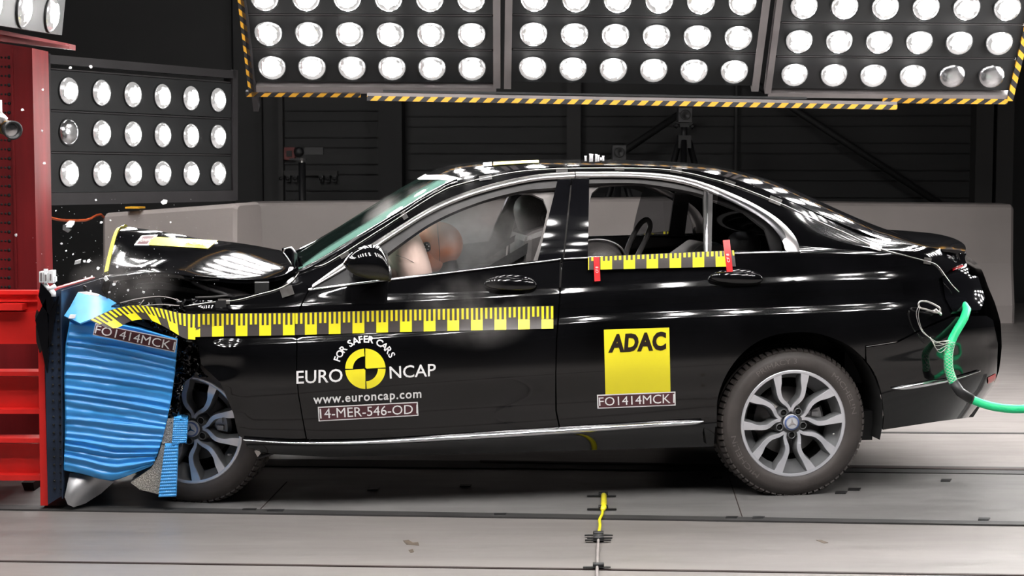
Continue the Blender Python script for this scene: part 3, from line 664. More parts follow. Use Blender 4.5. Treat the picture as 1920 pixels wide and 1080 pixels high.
mb.quadbox(q([(310, 786), (330, 783), (324, 833), (303, 832)]), (-.02, .14, 0)); mb.quadbox(q([(303, 834), (320, 836), (302, 928), (262, 918), (245, 905), (283, 878), (294, 860)]), (-.02, .14, 0)); mb.build('honeycomb_core', 'honey', r)
def ribs(outl, per, slope, d, amp=.004):
    V, Fc = fillpoly(lin(outl + [outl[0]], 3)[:-1], 2.2)
    mb = MB(OFF); mapped(mb, V, Fc, lambda a, b: tuple(PW(a, b, d - amp * abs(math.sin(PI * (b - slope * a) / per)))), .015, e=.4, nsign=(0, -1, 0)); mb.build('bumper_cladding', 'blue', r)
    mb = MB(OFF); mb.quadbox([PW(x, y, d + .01) for x, y in outl], (-.02, .12, 0)); mb.build('bumper_core', 'blue', r)
def _n(): pass
ribs([(326, 783), (352, 787), (349, 829), (322, 834)], 4.2, .0, D2 - .02)
ribs([(309, 836), (334, 835), (330, 931), (297, 932)], 6.0, -.05, D2 - .02)
mb = MB(OFF); ol = [(131, 886), (214, 903), (190, 925), (160, 944), (138, 951), (127, 946), (121, 932)]
V, Fc = fillpoly(lin(ol + [ol[0]], 4)[:-1], 6); mapped(mb, V, Fc, lambda a, b: tuple(PW(a, b, D2 + .03 + .05 * math.sin((a + b * .5) * .045) * math.cos(b * .03))), .01, e=.8, nsign=(0, -1, 0)); mb.build('aluminium_skirt', 'alu', r)
# torn upper flap
V, Fc = fillpoly(lin([(120,592),(132,574),(146,548),(160,547),(180,550),(205,560),(238,580),(220,585),(195,590),(165,600),(150,606),(138,600)] + [(120, 592)], 5)[:-1], 6)
mb = MB(OFF); mapped(mb, V, Fc, lambda a, b: tuple(PW(a, b, D2 - .03 - .05 * math.sin((a - 120) * .026) + (600 - b) * .004)), .006, e=.8, nsign=(0, -1, 0)); mb.build('torn_flap', 'bluel', r)
mb = MB(OFF); mb.quadbox(q([(146, 548), (162, 547), (186, 552), (184, 556), (160, 552)], D2 - .06), (0, .01, 0)); mb.quadbox(q([(131, 590), (142, 590), (140, 597), (128, 597)], D2 - .05), (0, .01, 0)); mb.each('flap_edge', 'white', r)
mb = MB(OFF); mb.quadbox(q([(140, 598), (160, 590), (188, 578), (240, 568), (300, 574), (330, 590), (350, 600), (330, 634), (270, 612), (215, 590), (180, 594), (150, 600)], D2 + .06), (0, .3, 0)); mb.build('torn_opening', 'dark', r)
# its label
lq = [(179, 606), (332, 637), (328, 661), (174, 628)]
mb = MB(OFF); fD = lambda x, y: PW(x, y, D2 - .045)
def rectgrid(mb, quad, fn, nx=20, ny=2):
    tl, tr, br, bl = [Vector(p) for p in quad]; vs = []
    for j in range(ny + 1):
        for i in range(nx + 1):
            a, b = i / nx, j / ny; p = tl.lerp(tr, a).lerp(bl.lerp(br, a), b); vs.append(fn(p.x, p.y))
    mb.add(vs, [(j * (nx + 1) + i, j * (nx + 1) + i + 1, (j + 1) * (nx + 1) + i + 1, (j + 1) * (nx + 1) + i) for j in range(ny) for i in range(nx)], True); return mb
rectgrid(mb, lq, fD); lb = mb.build('block_label', 'white', r)
mb = MB(OFF); rectgrid(mb, [(180, 608), (330, 638.5), (326.5, 659), (175.5, 626.5)], lambda x, y: PW(x, y, D2 - .047)); mb.build('label_field', 'maroon', lb)
mb = MB(OFF); text_quad(mb, 'FO1414MCK1', [(181, 609.5), (329, 641), (326, 657), (177, 625)], lambda x, y: PW(x, y, D2 - .0495)); mb.build('label_text', 'white', lb)

# camera lens reaching in at the left edge
c = PW(18, 242, 6.8); r = thing('video_camera', 'black camera lens poking in at the left edge before the red column', 'camera', c)
A = (PW(40, 250, 6.6) - PW(-30, 226, 7.0)).normalized(); R = A.to_track_quat('Z', 'Y').to_matrix()
mb = MB(); mb.lathe([(0, -.16), (.024, -.16), (.026, -.06), (.030, -.055), (.030, .0), (.026, .004), (.027, .02), (.036, .026), (.038, .045), (.030, .045), (.026, .03), (0, .028)], 28, R, (0, 0, 0)); mb.build('lens_barrel', 'black', r)
mb = MB(); mb.lathe([(0, .034), (.015, .033), (.027, .031)], 24, R); mb.build('lens_glass', 'chrome', r); mb = MB(); mb.lathe([(.0305, -.02), (.0309, -.018), (.0305, -.015)], 28, R); mb.build('lens_ring', 'hyellow', r)
mb = MB(); mb.box((-.07, 0, .07), (.07, .05, .09)); mb.tube([(-.05, 0, .06), (-.02, 0, .03)], .02, 8); mb.build('camera_mount', 'wire', r)
mb = MB(); mb.tube([Vector((-.07, 0, .02)), Vector((-.22, .02, .0)), Vector((-.24, .02, -c.z + .001))], .018, 10); mb.build('camera_pole', 'frame', r)
# orange cable behind
mb = MB(); mb.tube([PW(x, y, 9.2) for x, y in cr([(60, 400), (72, 402), (78, 420), (80, 450), (79, 480), (79, 650), (79, 812)], 6)], .011, 8); mb.tube([PW(x, y, 9.22) for x, y in cr([(64, 405), (72, 392), (80, 380)], 6)], .010, 8); o = mb.build('orange_cable', 'orange'); tag(o, 'orange cable hanging beside the red column', 'cable')
mb = MB(); mb.tube([PW(p[0], p[1], p[2]) for p in cr([(52, 396, 9.0), (66, 398, 9.6), (110, 412, 11), (160, 413, 12.2), (197, 409, 13.4), (222, 520, 13.5), (225, 640, 13.5)], 8)], .009, 8); o = mb.build('orange_cable', 'orange'); tag(o, 'sagging orange cable running behind towards the short barrier block', 'cable')
mb = MB(); mb.tube([PW(74, y, 9.15) for y in (472, 480, 500, 512)], [.018, .03, .032, .03], 12); o = mb.build('cable_coupler', 'trimgrey'); tag(o, 'pale cable coupler hanging on the orange cable', 'coupler')

# cable marker on the floor in front
FLZ = .012
def gfloor(pts, w, h, z=.0): return [ground(x, y, .0) + Vector((0, 0, z)) for x, y in pts]
r = thing('floor_cable', 'yellow tagged grey cable taped across the floor in front of the car', 'cable', ground(1127, 1000))
OFF = ground(1127, 1000)
mb = MB(OFF); mb.tube([p + Vector((0, 0, .012)) for p in [ground(x, y) for x, y in cr([(1130, 962), (1129, 970), (1124, 980), (1125, 990), (1123, 1003)], 3)]], .006, 8); mb.build('yellow_lead', 'yellow', r)
mb = MB(OFF); mb.tube([p + Vector((0, 0, .014)) for p in [ground(x, y) for x, y in ((1132, 935), (1132, 958), (1130, 962))]], [.013, .013, .009], 10); mb.build('yellow_tag', 'yellow', r)
mb = MB(OFF); mb.tube([p + Vector((0, 0, .009)) for p in [ground(x, y) for x, y in cr([(1123, 1003), (1121, 1030), (1120, 1060), (1119, 1090)], 4)]], .0055, 8); mb.build('grey_lead', 'cable', r)
for y, x0, x1 in ((933.5, 1101, 1155), (958.5, 1101, 1156), (1008, 1096, 1149), (1013, 1101, 1148), (1017, 1097, 1145), (1068, 1093, 1145)):
    mb = MB(OFF); gp = [ground(x0, y - 1), ground(x1, y - 1), ground(x1, y + 1), ground(x0, y + 1)]; mb.quadbox([p + Vector((0, 0, .0075)) for p in gp], (0, 0, .003)); mb.tube([ground(1131 if y < 990 else 1122, y - 1.5) + Vector((-.02, 0, .012)), ground(1131 if y < 990 else 1122, y - 1.5) + Vector((.02, 0, .012))], .012, 8); mb.build('black_tape', 'black', r)
# black tape marks on the track
for x, y, w, h in ((700, 919, 20, 4), (873, 913, 20, 3), (938, 967, 21, 3), (468, 958, 25, 3), (517, 960, 30, 4), (1372, 973, 21, 3.4), (1422, 973, 21, 3.4), (1577, 926, 20, 4), (1602, 920, 22, 4), (1774, 903, 18, 4), (1845, 976, 20, 4), (1345, 898, 20, 3)):
    mb = MB(); k = h * .35; mb = gpoly(MB(), [(x - w / 2, y - h / 2), (x + w / 2 + k, y - h / 2), (x + w / 2 - k, y + h / 2), (x - w / 2 - k, y + h / 2)], -.002, .0085)
    o = mb.build('tape_mark', 'black')
    nr = {700: 'under the sticker of the front door', 873: 'under the front door handle', 938: 'on the groove edge in mid picture', 468: 'near the front wheel, left of the plate joint', 517: 'near the front wheel, right of the plate joint', 1372: 'left of the plate joint by the rear wheel', 1422: 'right of the plate joint by the rear wheel', 1577: 'lower one just behind the rear wheel', 1602: 'upper one just behind the rear wheel', 1774: 'below the rear bumper', 1845: 'rightmost, on the groove edge', 1345: 'beside the rear wheel front edge'}[x]
    tag(o, 'black tape mark on the track plate, ' + nr, 'tape', 'black tape marks on the track')
# scuffs
for i, (pts, nm) in enumerate(((((756, 1014), (766, 1013), (774, 1018), (784, 1017), (786, 1023), (772, 1022), (762, 1021)), 'larger rusty scuff on the near floor strip'), (((766, 1032), (774, 1030), (776, 1035), (770, 1037)), 'small rusty scuff below the larger one on the near floor strip'), (((1530, 1013), (1540, 1013), (1553, 1018), (1545, 1019)), 'brown scuff on the near floor right of the rear wheel'))):
    mb = gpoly(MB(), pts, -.002, .0016); o = mb.build('floor_scuff', mat('scuff%d' % i, (.10, .075, .055), .6, nz=(30, .4, (1, 1, 1)))); tag(o, nm, 'scuff')
# ================================================================== car body surfaces
def tap_px(x): return 0.0
# guide curves traced along the flank: (points, half width)
GUIDES = [
 ([(300,852),(460,850),(616,857),(900,850),(1336,838),(1500,822),(1655,806),(1900,760)], .800),
 ([(300,822),(460,825),(640,830),(840,824),(1040,812),(1310,793),(1500,775),(1680,728),(1900,690)], .872),
 ([(300,790),(440,785),(560,784),(850,765),(1150,745),(1340,735),(1500,715),(1680,690),(1900,655)], .884),
 ([(300,700),(560,705),(900,690),(1340,670),(1500,660),(1680,640),(1900,610)], .912),
 ([(300,656),(560,650),(900,628),(1100,611),(1300,602),(1500,596),(1700,588),(1900,578)], .909),
 ([(300,630),(560,625),(900,603),(1100,585),(1300,574),(1500,566),(1700,556),(1900,545)], .8825),
 ([(300,588),(560,580),(900,568),(1100,560),(1300,550),(1500,542),(1700,532),(1900,522)], .8825),
 ([(300,570),(560,561),(900,545),(1100,533),(1300,522),(1500,512),(1700,506),(1900,500)], .860),
 ([(300,556),(480,548),(580,541),(740,521),(1030,488),(1100,484),(1500,471),(1650,468),(1900,470)], .836),
]
RR = [(470,560),(520,536),(560,510),(598,491),(712,423),(819,358),(870,336),(950,320),(1078,311),(1200,311),(1293,318),(1360,331),(1400,343),(1453,363),(1500,384),(1560,412),(1650,447),(1700,458),(1760,466),(1800,470),(1900,480)]
RV = [(470,.74),(560,.72),(700,.665),(850,.61),(1078,.595),(1300,.59),(1500,.60),(1650,.66),(1800,.72),(1900,.72)]
def rvx(x): return float(np.interp(x, [a for a, b in RV], [b for a, b in RV]))
UG = np.arange(-1.25, 3.3, .01); WG = np.arange(.05, 1.62, .005)
gw = []
for pts, v in GUIDES:
    q = [PV(x, y, v) for x, y in cr(pts, 20)]
    q.sort(); gw.append((np.array([a for a, b in q]), np.array([b for a, b in q]), v))
qr = sorted([(*PV(x, y, rvx(x)), rvx(x)) for x, y in cr(RR, 12)])
RU, RW, RVV = np.array([a[0] for a in qr]), np.array([a[1] for a in qr]), np.array([a[2] for a in qr])
def pchip(xk, yk, xq):
    h = np.diff(xk); d = np.diff(yk) / h; n = len(xk); m = np.zeros(n)
    for i in range(1, n - 1):
        m[i] = 0 if d[i - 1] * d[i] <= 0 else 3 * (h[i - 1] + h[i]) / ((2 * h[i] + h[i - 1]) / d[i - 1] + (h[i] + 2 * h[i - 1]) / d[i])
    m[0], m[-1] = d[0], d[-1]
    i = np.clip(np.searchsorted(xk, xq) - 1, 0, n - 2); t = (xq - xk[i]) / h[i]
    r = (2 * t**3 - 3 * t**2 + 1) * yk[i] + (t**3 - 2 * t**2 + t) * h[i] * m[i] + (-2 * t**3 + 3 * t**2) * yk[i + 1] + (t**3 - t**2) * h[i] * m[i + 1]
    r = np.where(xq < xk[0], yk[0] + (xq - xk[0]) * m[0], r); r = np.where(xq > xk[-1], yk[-1] + (xq - xk[-1]) * m[-1], r)
    return r
TAB = np.zeros((len(UG), len(WG)))
for i, u in enumerate(UG):
    ks = [(float(np.interp(u, a, b)), v) for a, b, v in gw]
    ks.append((float(np.interp(u, RU, RW)), float(np.interp(u, RU, RVV))))
    ks.sort(); xk = [ks[0][0]]; yk = [ks[0][1]]
    for w, v in ks[1:]:
        if w > xk[-1] + .012: xk.append(w); yk.append(v)
    TAB[i] = pchip(np.array(xk), np.array(yk), WG)
def box1(A, k, ax):
    P = np.apply_along_axis(lambda r: np.convolve(np.pad(r, k // 2, mode='edge'), np.ones(k) / k, 'valid'), ax, A); return P
TAB = box1(box1(box1(box1(box1(TAB, 17, 0), 17, 0), 17, 0), 5, 1), 5, 1)
TIP = sorted([PV(x, y, .6)[::-1] for x, y in [(1806,440),(1813,458),(1834,500),(1848,540),(1865,600),(1873,645),(1871,700),(1865,725),(1845,760),(1825,790)]])
TW, TU = [a for a, b in TIP], [b for a, b in TIP]
def S(u, w):
    fi = min(max((u - UG[0]) / .01, 0), len(UG) - 1.001); fj = (w - WG[0]) / .005; fj = min(max(fj, 0), len(WG) - 1.001)
    i, j = int(fi), int(fj); a, b = fi - i, fj - j
    v = (TAB[i, j] * (1 - a) + TAB[i + 1, j] * a) * (1 - b) + (TAB[i, j + 1] * (1 - a) + TAB[i + 1, j + 1] * a) * b
    ue = float(np.interp(w, TW, TU)) - .008
    if u < -.30:
        s = min(max((-.30 - u) / (-.30 - ue), 0), .999)
        v -= (.27 * (1 - math.sqrt(1 - s ** 3)) + .03 * s * s)
    if u > 2.36:                              # crumpled nose of the wing
        k = min((u - 2.36) / .4, 1.3)
        v -= .10 * k * k
        v += .016 * k * (math.sin(u * 31 + w * 13) + .7 * math.sin(u * 17 - w * 41 + 1) + .5 * math.sin(w * 63 + u * 9))
    return v
def PS(X, Y, f=S, v0=.85):
    v = v0
    for _ in range(14):
        u, w = PV(X, Y, v); nv = f(u, w)
        if abs(nv - v) < 1e-5: break
        v = v * .35 + nv * .65
    return u, w
def onS(off=0.0, sgn=1):
    def f(X, Y):
        u, w = PS(X, Y); return (u, sgn * (S(u, w) + off), w)
    return f
SN = (0, 1, 0)
car = thing('crashed_saloon_car', 'black four-door saloon car with crumpled nose driven into the blue crash barrier block', 'car', CAR0, PI + PSI)
def side(name, outl, m, parent=None, off=0.0, thick=.012, sp=.035, holes=(), both=True, fn=None):
    """panel traced in pixels on the flank, with its twin on the far side"""
    outl = lin(list(outl) + [outl[0]], 10)[:-1]
    o2 = [PS(*p) for p in outl]; h2 = [[PS(*p) for p in lin(list(h) + [h[0]], 10)[:-1]] for h in holes]
    V, Fc = fillpoly(o2, max(sp, .03), h2, spy=.010 if m in ('paint', 'blackg') else None); res = []
    for sg in ((1, -1) if both else (1,)):
        mb = MB(); g = fn or (lambda a, b: S(a, b))
        mapped(mb, V, Fc, lambda a, b: (a, sg * (g(a, b) + off), b), thick, nsign=(0, sg, 0), e=.011)
        par = parent[0 if sg == 1 else 1] if isinstance(parent, (list, tuple)) else parent
        res.append(mb.build(name, m, par if par is not None else car))
    return res
def loftpx(name, top, bot, m, parent=None, off=.003, bulge=.01, nt=5, step=8, both=True, thick=.006, pw=1):
    """strip between two px curves lying on the flank with a rounded section"""
    A, B = cr(top, step), cr(bot, step); n = max(len(A), len(B)); res = []
    for sg in ((1, -1) if both else (1,)):
        vs = []; fs = []
        for i in range(n):
            a, b = at(A, i / (n - 1)), at(B, i / (n - 1))
            for k in range(nt):
                t = k / (nt - 1); u, w = PS(a[0] * (1 - t) + b[0] * t, a[1] * (1 - t) + b[1] * t)
                vs.append((u, sg * (S(u, w) + off + bulge * (1 - abs(2 * t - 1) ** 2.2)), w))
        for i in range(n - 1):
            for k in range(nt - 1):
                f = (i * nt + k, i * nt + k + 1, (i + 1) * nt + k + 1, (i + 1) * nt + k); fs.append(f)
        mb = MB(); mb.add(vs, fs, True)
        # back
        k0 = len(vs); mb.add([(x, y - sg * thick - sg * off, z) for x, y, z in vs], [f[::-1] for f in fs], True)
        par = parent[0 if sg == 1 else 1] if isinstance(parent, (list, tuple)) else parent
        res.append(mb.build(name, m, par if par is not None else car))
    return res

# ---- outlines (pixels)
DOORF_REAR = [(1052,486),(1048,560),(1042,640),(1041,700),(1041,770),(1048,803)]
chrome_out = cr([(586,533),(650,488),(731,435),(815,384),(897,352),(994,329),(1078,322),(1200,323),(1290,334),(1380,366),(1450,404),(1488,440),(1501,471)], 8)
body_top = cr([(560,510),(598,491),(712,423),(819,358),(870,336),(950,320),(1078,311),(1200,311),(1293,318),(1360,331),(1400,343),(1453,363),(1500,384),(1560,412),(1650,447),(1700,458),(1760,466),(1800,470)], 8)
arch_r = cr([(1344,800),(1346,745),(1366,695),(1400,655),(1440,632),(1490,623),(1540,627),(1590,647),(1622,674)], 8)
rd_rear = cr([(1501,471),(1499,502),(1482,532),(1440,580),(1407,620),(1368,660),(1344,700),(1328,740),(1321,771),(1318,790)], 8)
lampout = [(1812,472),(1806,492),(1786,502),(1760,524),(1768,562),(1785,590),(1840,588)]
bodyout = body_top + [(1812,474)] + lin([(1806,494),(1786,503),(1759,524),(1767,562),(1784,591),(1740,610),(1680,640),(1622,648)]) + \
    [p for p in reversed([q for q in arch_r if q[1] < 800 or True])] + [(1320,800)] + list(reversed(rd_rear)) + list(reversed(chrome_out)) + [(580,541),(572,530)]
side('body_side', bodyout, 'paint')
fender_o = [(345,574),(409,563),(487,549),(525,538),(545,522),(560,511),(573,531),(579,542),(562,575),(556,610),(555,700),(559,742),(567,788),(573,822)] + \
    [(530,824),(460,823)] + [(447,817),(437,773),(413,717),(377,683),(372,650),(366,632)]
side('front_wing', fender_o, 'paint', sp=.028, both=False)
fender_far = [(250,590),(345,574),(409,563),(487,549),(525,538),(545,522),(560,511),(573,531),(579,542),(562,575),(556,610),(555,700),(559,742),(567,788),(573,822),(530,824),(460,823),(450,760),(420,700),(370,670),(300,680),(250,700)]
V_, F_ = fillpoly([PV(x, y, .86) for x, y in fender_far], .06); mapped(MB(), V_, F_, lambda a, b: (a, -.83, b))
mapped(_m := MB(), V_, F_, lambda a, b: (a, -S(min(a, 2.36), b), b), .012, nsign=(0, -1, 0)); _m.build('front_wing', 'paint', car)
doorF = side('front_door', [(581,543)] + cr([(581,543),(740,523),(1022,489),(1050,486)]) + DOORF_REAR[1:] + [(1048,803),(900,812),(700,822),(576,824)] + [(569,788),(561,742),(557,700),(558,610),(564,577)], 'paint')
doorR = side('rear_door', [(1055,486),(1100,484),(1300,477),(1500,472)] + rd_rear[1:] + [(1314,791),(1051,804)] + [(1044,770),(1043,700),(1045,640),(1051,560)], 'paint')
# glossy door pillars and door frames above the belt
side('door_pillar', [(1046,336),(1071,330),(1055,486),(1008,489)], 'blackg', doorF, thick=.02)
side('door_pillar', [(1074,330),(1105,331),(1102,484),(1058,486)], 'blackg', doorR, thick=.02)
winF_out = cr([(592,541),(660,494),(731,447),(815,396),(897,364),(994,341),(1046,336)]) + [(1008,489)] + [(740,523)]
winF_in = cr([(676,532),(722,497),(786,431),(860,388),(961,359),(1034,350)]) + [(1001,488),(735,520)]
side('window_frame', cr([(592,541),(660,496),(731,448),(815,397),(897,365),(994,342),(1046,336)]) + [(1046,352)] + list(reversed(cr([(662,531),(700,499),(745,462),(815,415),(897,380),(980,358),(1046,352)]))) , 'seal', doorF, off=-.012, thick=.02)
side('window_frame', cr([(1103,334),(1200,334),(1300,347),(1325,355)]) + [(1325,366)] + list(reversed(cr([(1103,344),(1200,344),(1300,360),(1325,368)]))), 'seal', doorR, off=-.012, thick=.02)
side('window_divider', [(1320,352),(1337,357),(1334,478),(1321,478)], 'seal', doorR, off=-.002, thick=.02, both=False)
mb = MB(); q_ = [Vector((*PV(x, y, v)[:1], v, PV(x, y, v)[1])) for x, y, v in ((1252,443,-.80),(1264,358,-.62),(1292,362,-.62),(1282,443,-.80))]; mb.quadbox(q_, (0, .02, 0)); mb.build('window_divider', 'blackg', doorR[1])
loftpx('divider_trim', [(1324,355),(1323,478)], [(1328,356),(1327,478)], 'chrome', doorR, off=.001, bulge=.003, nt=3, both=False)
0 and side('window_glass', cr([(662,531),(700,499),(745,462),(815,415),(897,380),(980,358),(1046,352)]) + [(1008,491),(740,525)], 'glass', doorF, off=-.016, thick=0, sp=.05)
0 and side('window_glass', cr([(1103,343),(1200,343),(1300,359),(1325,367)]) + [(1322,482),(1101,488)], 'glass', doorR, off=-.016, thick=0, sp=.05)
side('quarter_glass', cr([(1336,359),(1380,376),(1430,402),(1468,436),(1480,472)]) + [(1335,480)], 'glassd', doorR, off=-.006, thick=0, sp=.05, fn=lambda a, b: S(a, 1.10) - .25 * (b - 1.10))
# chrome
side_top = loftpx('window_trim', [(586,533),(650,488),(731,435),(815,384),(897,352),(994,329),(1077,322)], [(584,541),(662,495),(731,447),(815,396),(897,364),(994,341),(1077,334)], 'satin', doorF, bulge=.010, nt=7)
loftpx('window_trim', [(1079,322),(1200,323),(1290,334),(1380,366),(1450,404),(1488,440),(1501,471)], [(1079,333),(1200,334),(1290,347),(1372,379),(1432,412),(1462,443),(1474,471)], 'satin', doorR, bulge=.010, nt=7)
loftpx('belt_trim', [(578,541),(650,532),(740,521),(1022,487),(1051,483)], [(580,545),(650,536),(740,525),(1022,491),(1051,487)], 'chrome', doorF, bulge=.006)
loftpx('belt_trim', [(1057,483),(1100,481),(1300,475),(1501,469)], [(1057,487),(1100,485),(1300,479),(1501,473)], 'chrome', doorR, bulge=.006)
loftpx('sill_trim', [(457,821),(560,826),(700,823),(840,814),(1040,801),(1200,791),(1300,786),(1316,787)], [(457,826),(560,833),(700,833),(840,827),(1040,816),(1200,804),(1300,797),(1317,790)], 'chrome', bulge=.022, nt=7, off=.006)
side('sill', [(460,827),(573,833),(840,826),(1048,814),(1316,790),(1342,788),(1338,837),(900,850),(616,857),(500,851),(463,838)], 'paint')
loftpx('bumper_trim', [(1672,727),(1700,721),(1740,714),(1790,706),(1836,694)], [(1672,729),(1696,731),(1740,724),(1790,713),(1836,697)], 'chrome', bulge=.012, nt=5)
# rear bumper (wraps round the tail)
side('rear_bumper', [(1624,652),(1682,643),(1742,613),(1787,594),(1850,592),(1862,600),(1871,645),(1869,700),(1862,725),(1845,752),(1825,782)] + [(1760,790),(1655,806)] + cr([(1658,780),(1652,735),(1640,700),(1625,678)]), 'black' if False else 'paint')
side('lamp_recess', lampout, 'blackg', off=-.035, thick=.01)
side('tail_lamp_lens', [(1790,500),(1806,494),(1810,500),(1790,508)], 'redglass', off=-.02, thick=.004)
side('lamp_recess', [(1770,520),(1800,510),(1838,520),(1850,560),(1842,582),(1790,585),(1776,560)], 'blackg', off=-.02, thick=.004)
loftpx('bumper_reflector', [(1852,708),(1867,700)], [(1852,720),(1866,714)], 'redglass', bulge=.004, nt=3)
# tail face between the flanks
tw = np.linspace(.33, 1.06, 26)
mb = MB(); vs = []; n = 15
for w in tw:
    ue = float(np.interp(w, TW, TU)) - .004; ve = S(ue + .006, w) - .004
    for k in range(n):
        t = -1 + 2 * k / (n - 1); vs.append((ue + .004 - .05 * (1 - t * t), ve * t, w))
fs = [(i * n + k, i * n + k + 1, (i + 1) * n + k + 1, (i + 1) * n + k) for i in range(len(tw) - 1) for k in range(n - 1)]
mb.add(vs, fs, True).build('tail_panel', 'paint', car)

# ---- top surfaces
CT = cr([(470,524),(540,502),(600,456),(660,415),(720,376),(790,335),(850,309),(950,301),(1050,299.5),(1150,299.5),(1250,303),(1320,309),(1380,322),(1430,337),(1500,367),(1560,395),(1610,417),(1645,430),(1700,433),(1760,438),(1800,444),(1813,452),(1830,470)], 10)
qc = sorted([PV(x, y, 0.0) for x, y in CT]); CU, CW = [a for a, b in qc], [b for a, b in qc]
def T(u, v):
    rw, rv, cw = float(np.interp(u, RU, RW)), float(np.interp(u, RU, RVV)), float(np.interp(u, CU, CW))
    return rw + (cw - rw) * (1 - min(abs(v) / rv, 1.2) ** 2.4)
def urng(x, v): return PV(x, 400, v)[0]
def top(name, u0f, u1f, m, thick=.012, n=26, nv=25, inset=.0):
    mb = MB()
    V = []; Fc = []
    for i in range(n + 1):
        for k in range(nv + 1): V.append((i / n, k / nv * 2 - 1))
    for i in range(n):
        for k in range(nv):
            a = i * (nv + 1) + k; Fc += [(a, a + 1, a + nv + 2), (a, a + nv + 2, a + nv + 1)]
    def g(s, t):
        tt = max(-1, min(1, t)); u = u0f(tt) * (1 - s) + u1f(tt) * s; v = t * (float(np.interp(u, RU, RVV)) - inset)
        return (u, v, T(u, v))
    mapped(mb, V, Fc, g, thick, nsign=(0, 0, 1), e=.004)
    return mb.build(name, m, car)
uRr = PV(1410, 352, .59)[0]; uWh = PV(866, 337, .61)[0]; uWb = PV(565, 508, .72)[0]; uTd = PV(1645, 446, .66)[0]; uTe = PV(1806, 470, .70)[0]
top('roof', lambda t: uRr - .05 * (1 - t * t), lambda t: uWh + .10 * (1 - t * t), 'paint')
top('rear_window', lambda t: uTd + .005 + .02 * (1 - t * t), lambda t: uRr - .006 - .05 * (1 - t * t), 'blackg', thick=.006, inset=.0)
top('windscreen', lambda t: uWh + .006 + .10 * (1 - t * t), lambda t: uWb - .02 + .10 * (1 - t * t), 'screen', thick=0)
top('boot_lid', lambda t: uTe - .10 * (1 - t ** 4) + .0, lambda t: uTd + .02 * (1 - t * t) - .002, 'paint')
# black windscreen surround along both pillars
for sg in (1, -1):
    mb = MB(); vs = []; n = 46
    for i in range(n):
        u = uWh + .02 + (uWb - .01 - uWh) * i / (n - 1); rv = float(np.interp(u, RU, RVV))
        for k, (dv, dz) in enumerate(((.004, -.012), (.006, .006), (-.02, .010), (-.038, .002))): vs.append((u, sg * (rv + dv), T(u, rv + dv) + dz))
    fs = [(i * 4 + k, i * 4 + k + 1, i * 4 + k + 5, i * 4 + k + 4) for i in range(n - 1) for k in range(3)]
    mb.add(vs, fs, True).build('windscreen_pillar', 'paint', car)
mb = MB(); vs = []
for i in range(20):
    t = -1 + 2 * i / 19; u = uWh + .006 + .10 * (1 - t * t); rv = float(np.interp(u, RU, RVV))
    for du in (-.01, .03): vs.append((u + du, t * rv, T(u + du, t * rv) + .003))
mb.add(vs, [(2 * i, 2 * i + 1, 2 * i + 3, 2 * i + 2) for i in range(19)], True).build('screen_header', 'black', car)
# inner headlining and pillars: grey cloth just inside the frames
side('inner_trim', cr([(600,548),(700,478),(786,418),(880,378),(961,358),(1048,352),(1080,346)]) + [(1060,492),(1003,492),(1020,440),(1030,395),(1022,374),(1000,364),(975,362)] + list(reversed(cr([(640,545),(722,482),(786,435),(858,395),(961,365)]))), 'trimgrey', off=-.05, thick=.012, both=False)
side('inner_trim', cr([(1085,340),(1200,340),(1300,352),(1400,385),(1470,440)]) + [(1475,500),(1460,500),(1440,430),(1400,398),(1320,368)] + list(reversed(cr([(1150,347),(1200,346),(1260,351),(1320,368)]))) + [(1128,350),(1114,362),(1108,382),(1106,430),(1103,492),(1080,492)], 'trimgrey', off=-.05, thick=.012, both=False)
V = []; mb = MB(); nn = 16
for i in range(nn + 1):
    for k in range(13):
        u = uRr + .0 + (uWh - .05 - uRr) * i / nn; t = -1 + k / 6; v = t * (float(np.interp(u, RU, RVV)) - .03); V.append((u, v, T(u, v) - .045 - .02 * (1 - t * t)))
mb.add(V, [(i * 13 + k, i * 13 + k + 1, (i + 1) * 13 + k + 1, (i + 1) * 13 + k) for i in range(nn) for k in range(12)], True).build('headlining', 'trimgrey', car)

# ---- handles
def handle(cx, cy, w, h, par):
    for sg, p in zip((1, -1), par):
        cup = MB(); bar = MB()
        u, wz = PS(cx, cy); v = S(u, wz); k = 1 / 428
        cup.ell((u, sg * (v - .004), wz), (w / 2 * k, .012, h / 2 * k), nu=40, nv=16)
        R = Matrix.Rotation(-.05, 3, 'Y')
        bar.ell((u, sg * (v + .018), wz + .006), (w / 2 * k * .98, .024, h * .30 * k), R, nu=40, nv=16, p=.8)
        c = cup.build('handle_cup', 'blackg', p); bar.build('door_handle', 'paint', p)
handle(957, 535, 98, 40, doorF); handle(1379, 523, 102, 38, doorR)
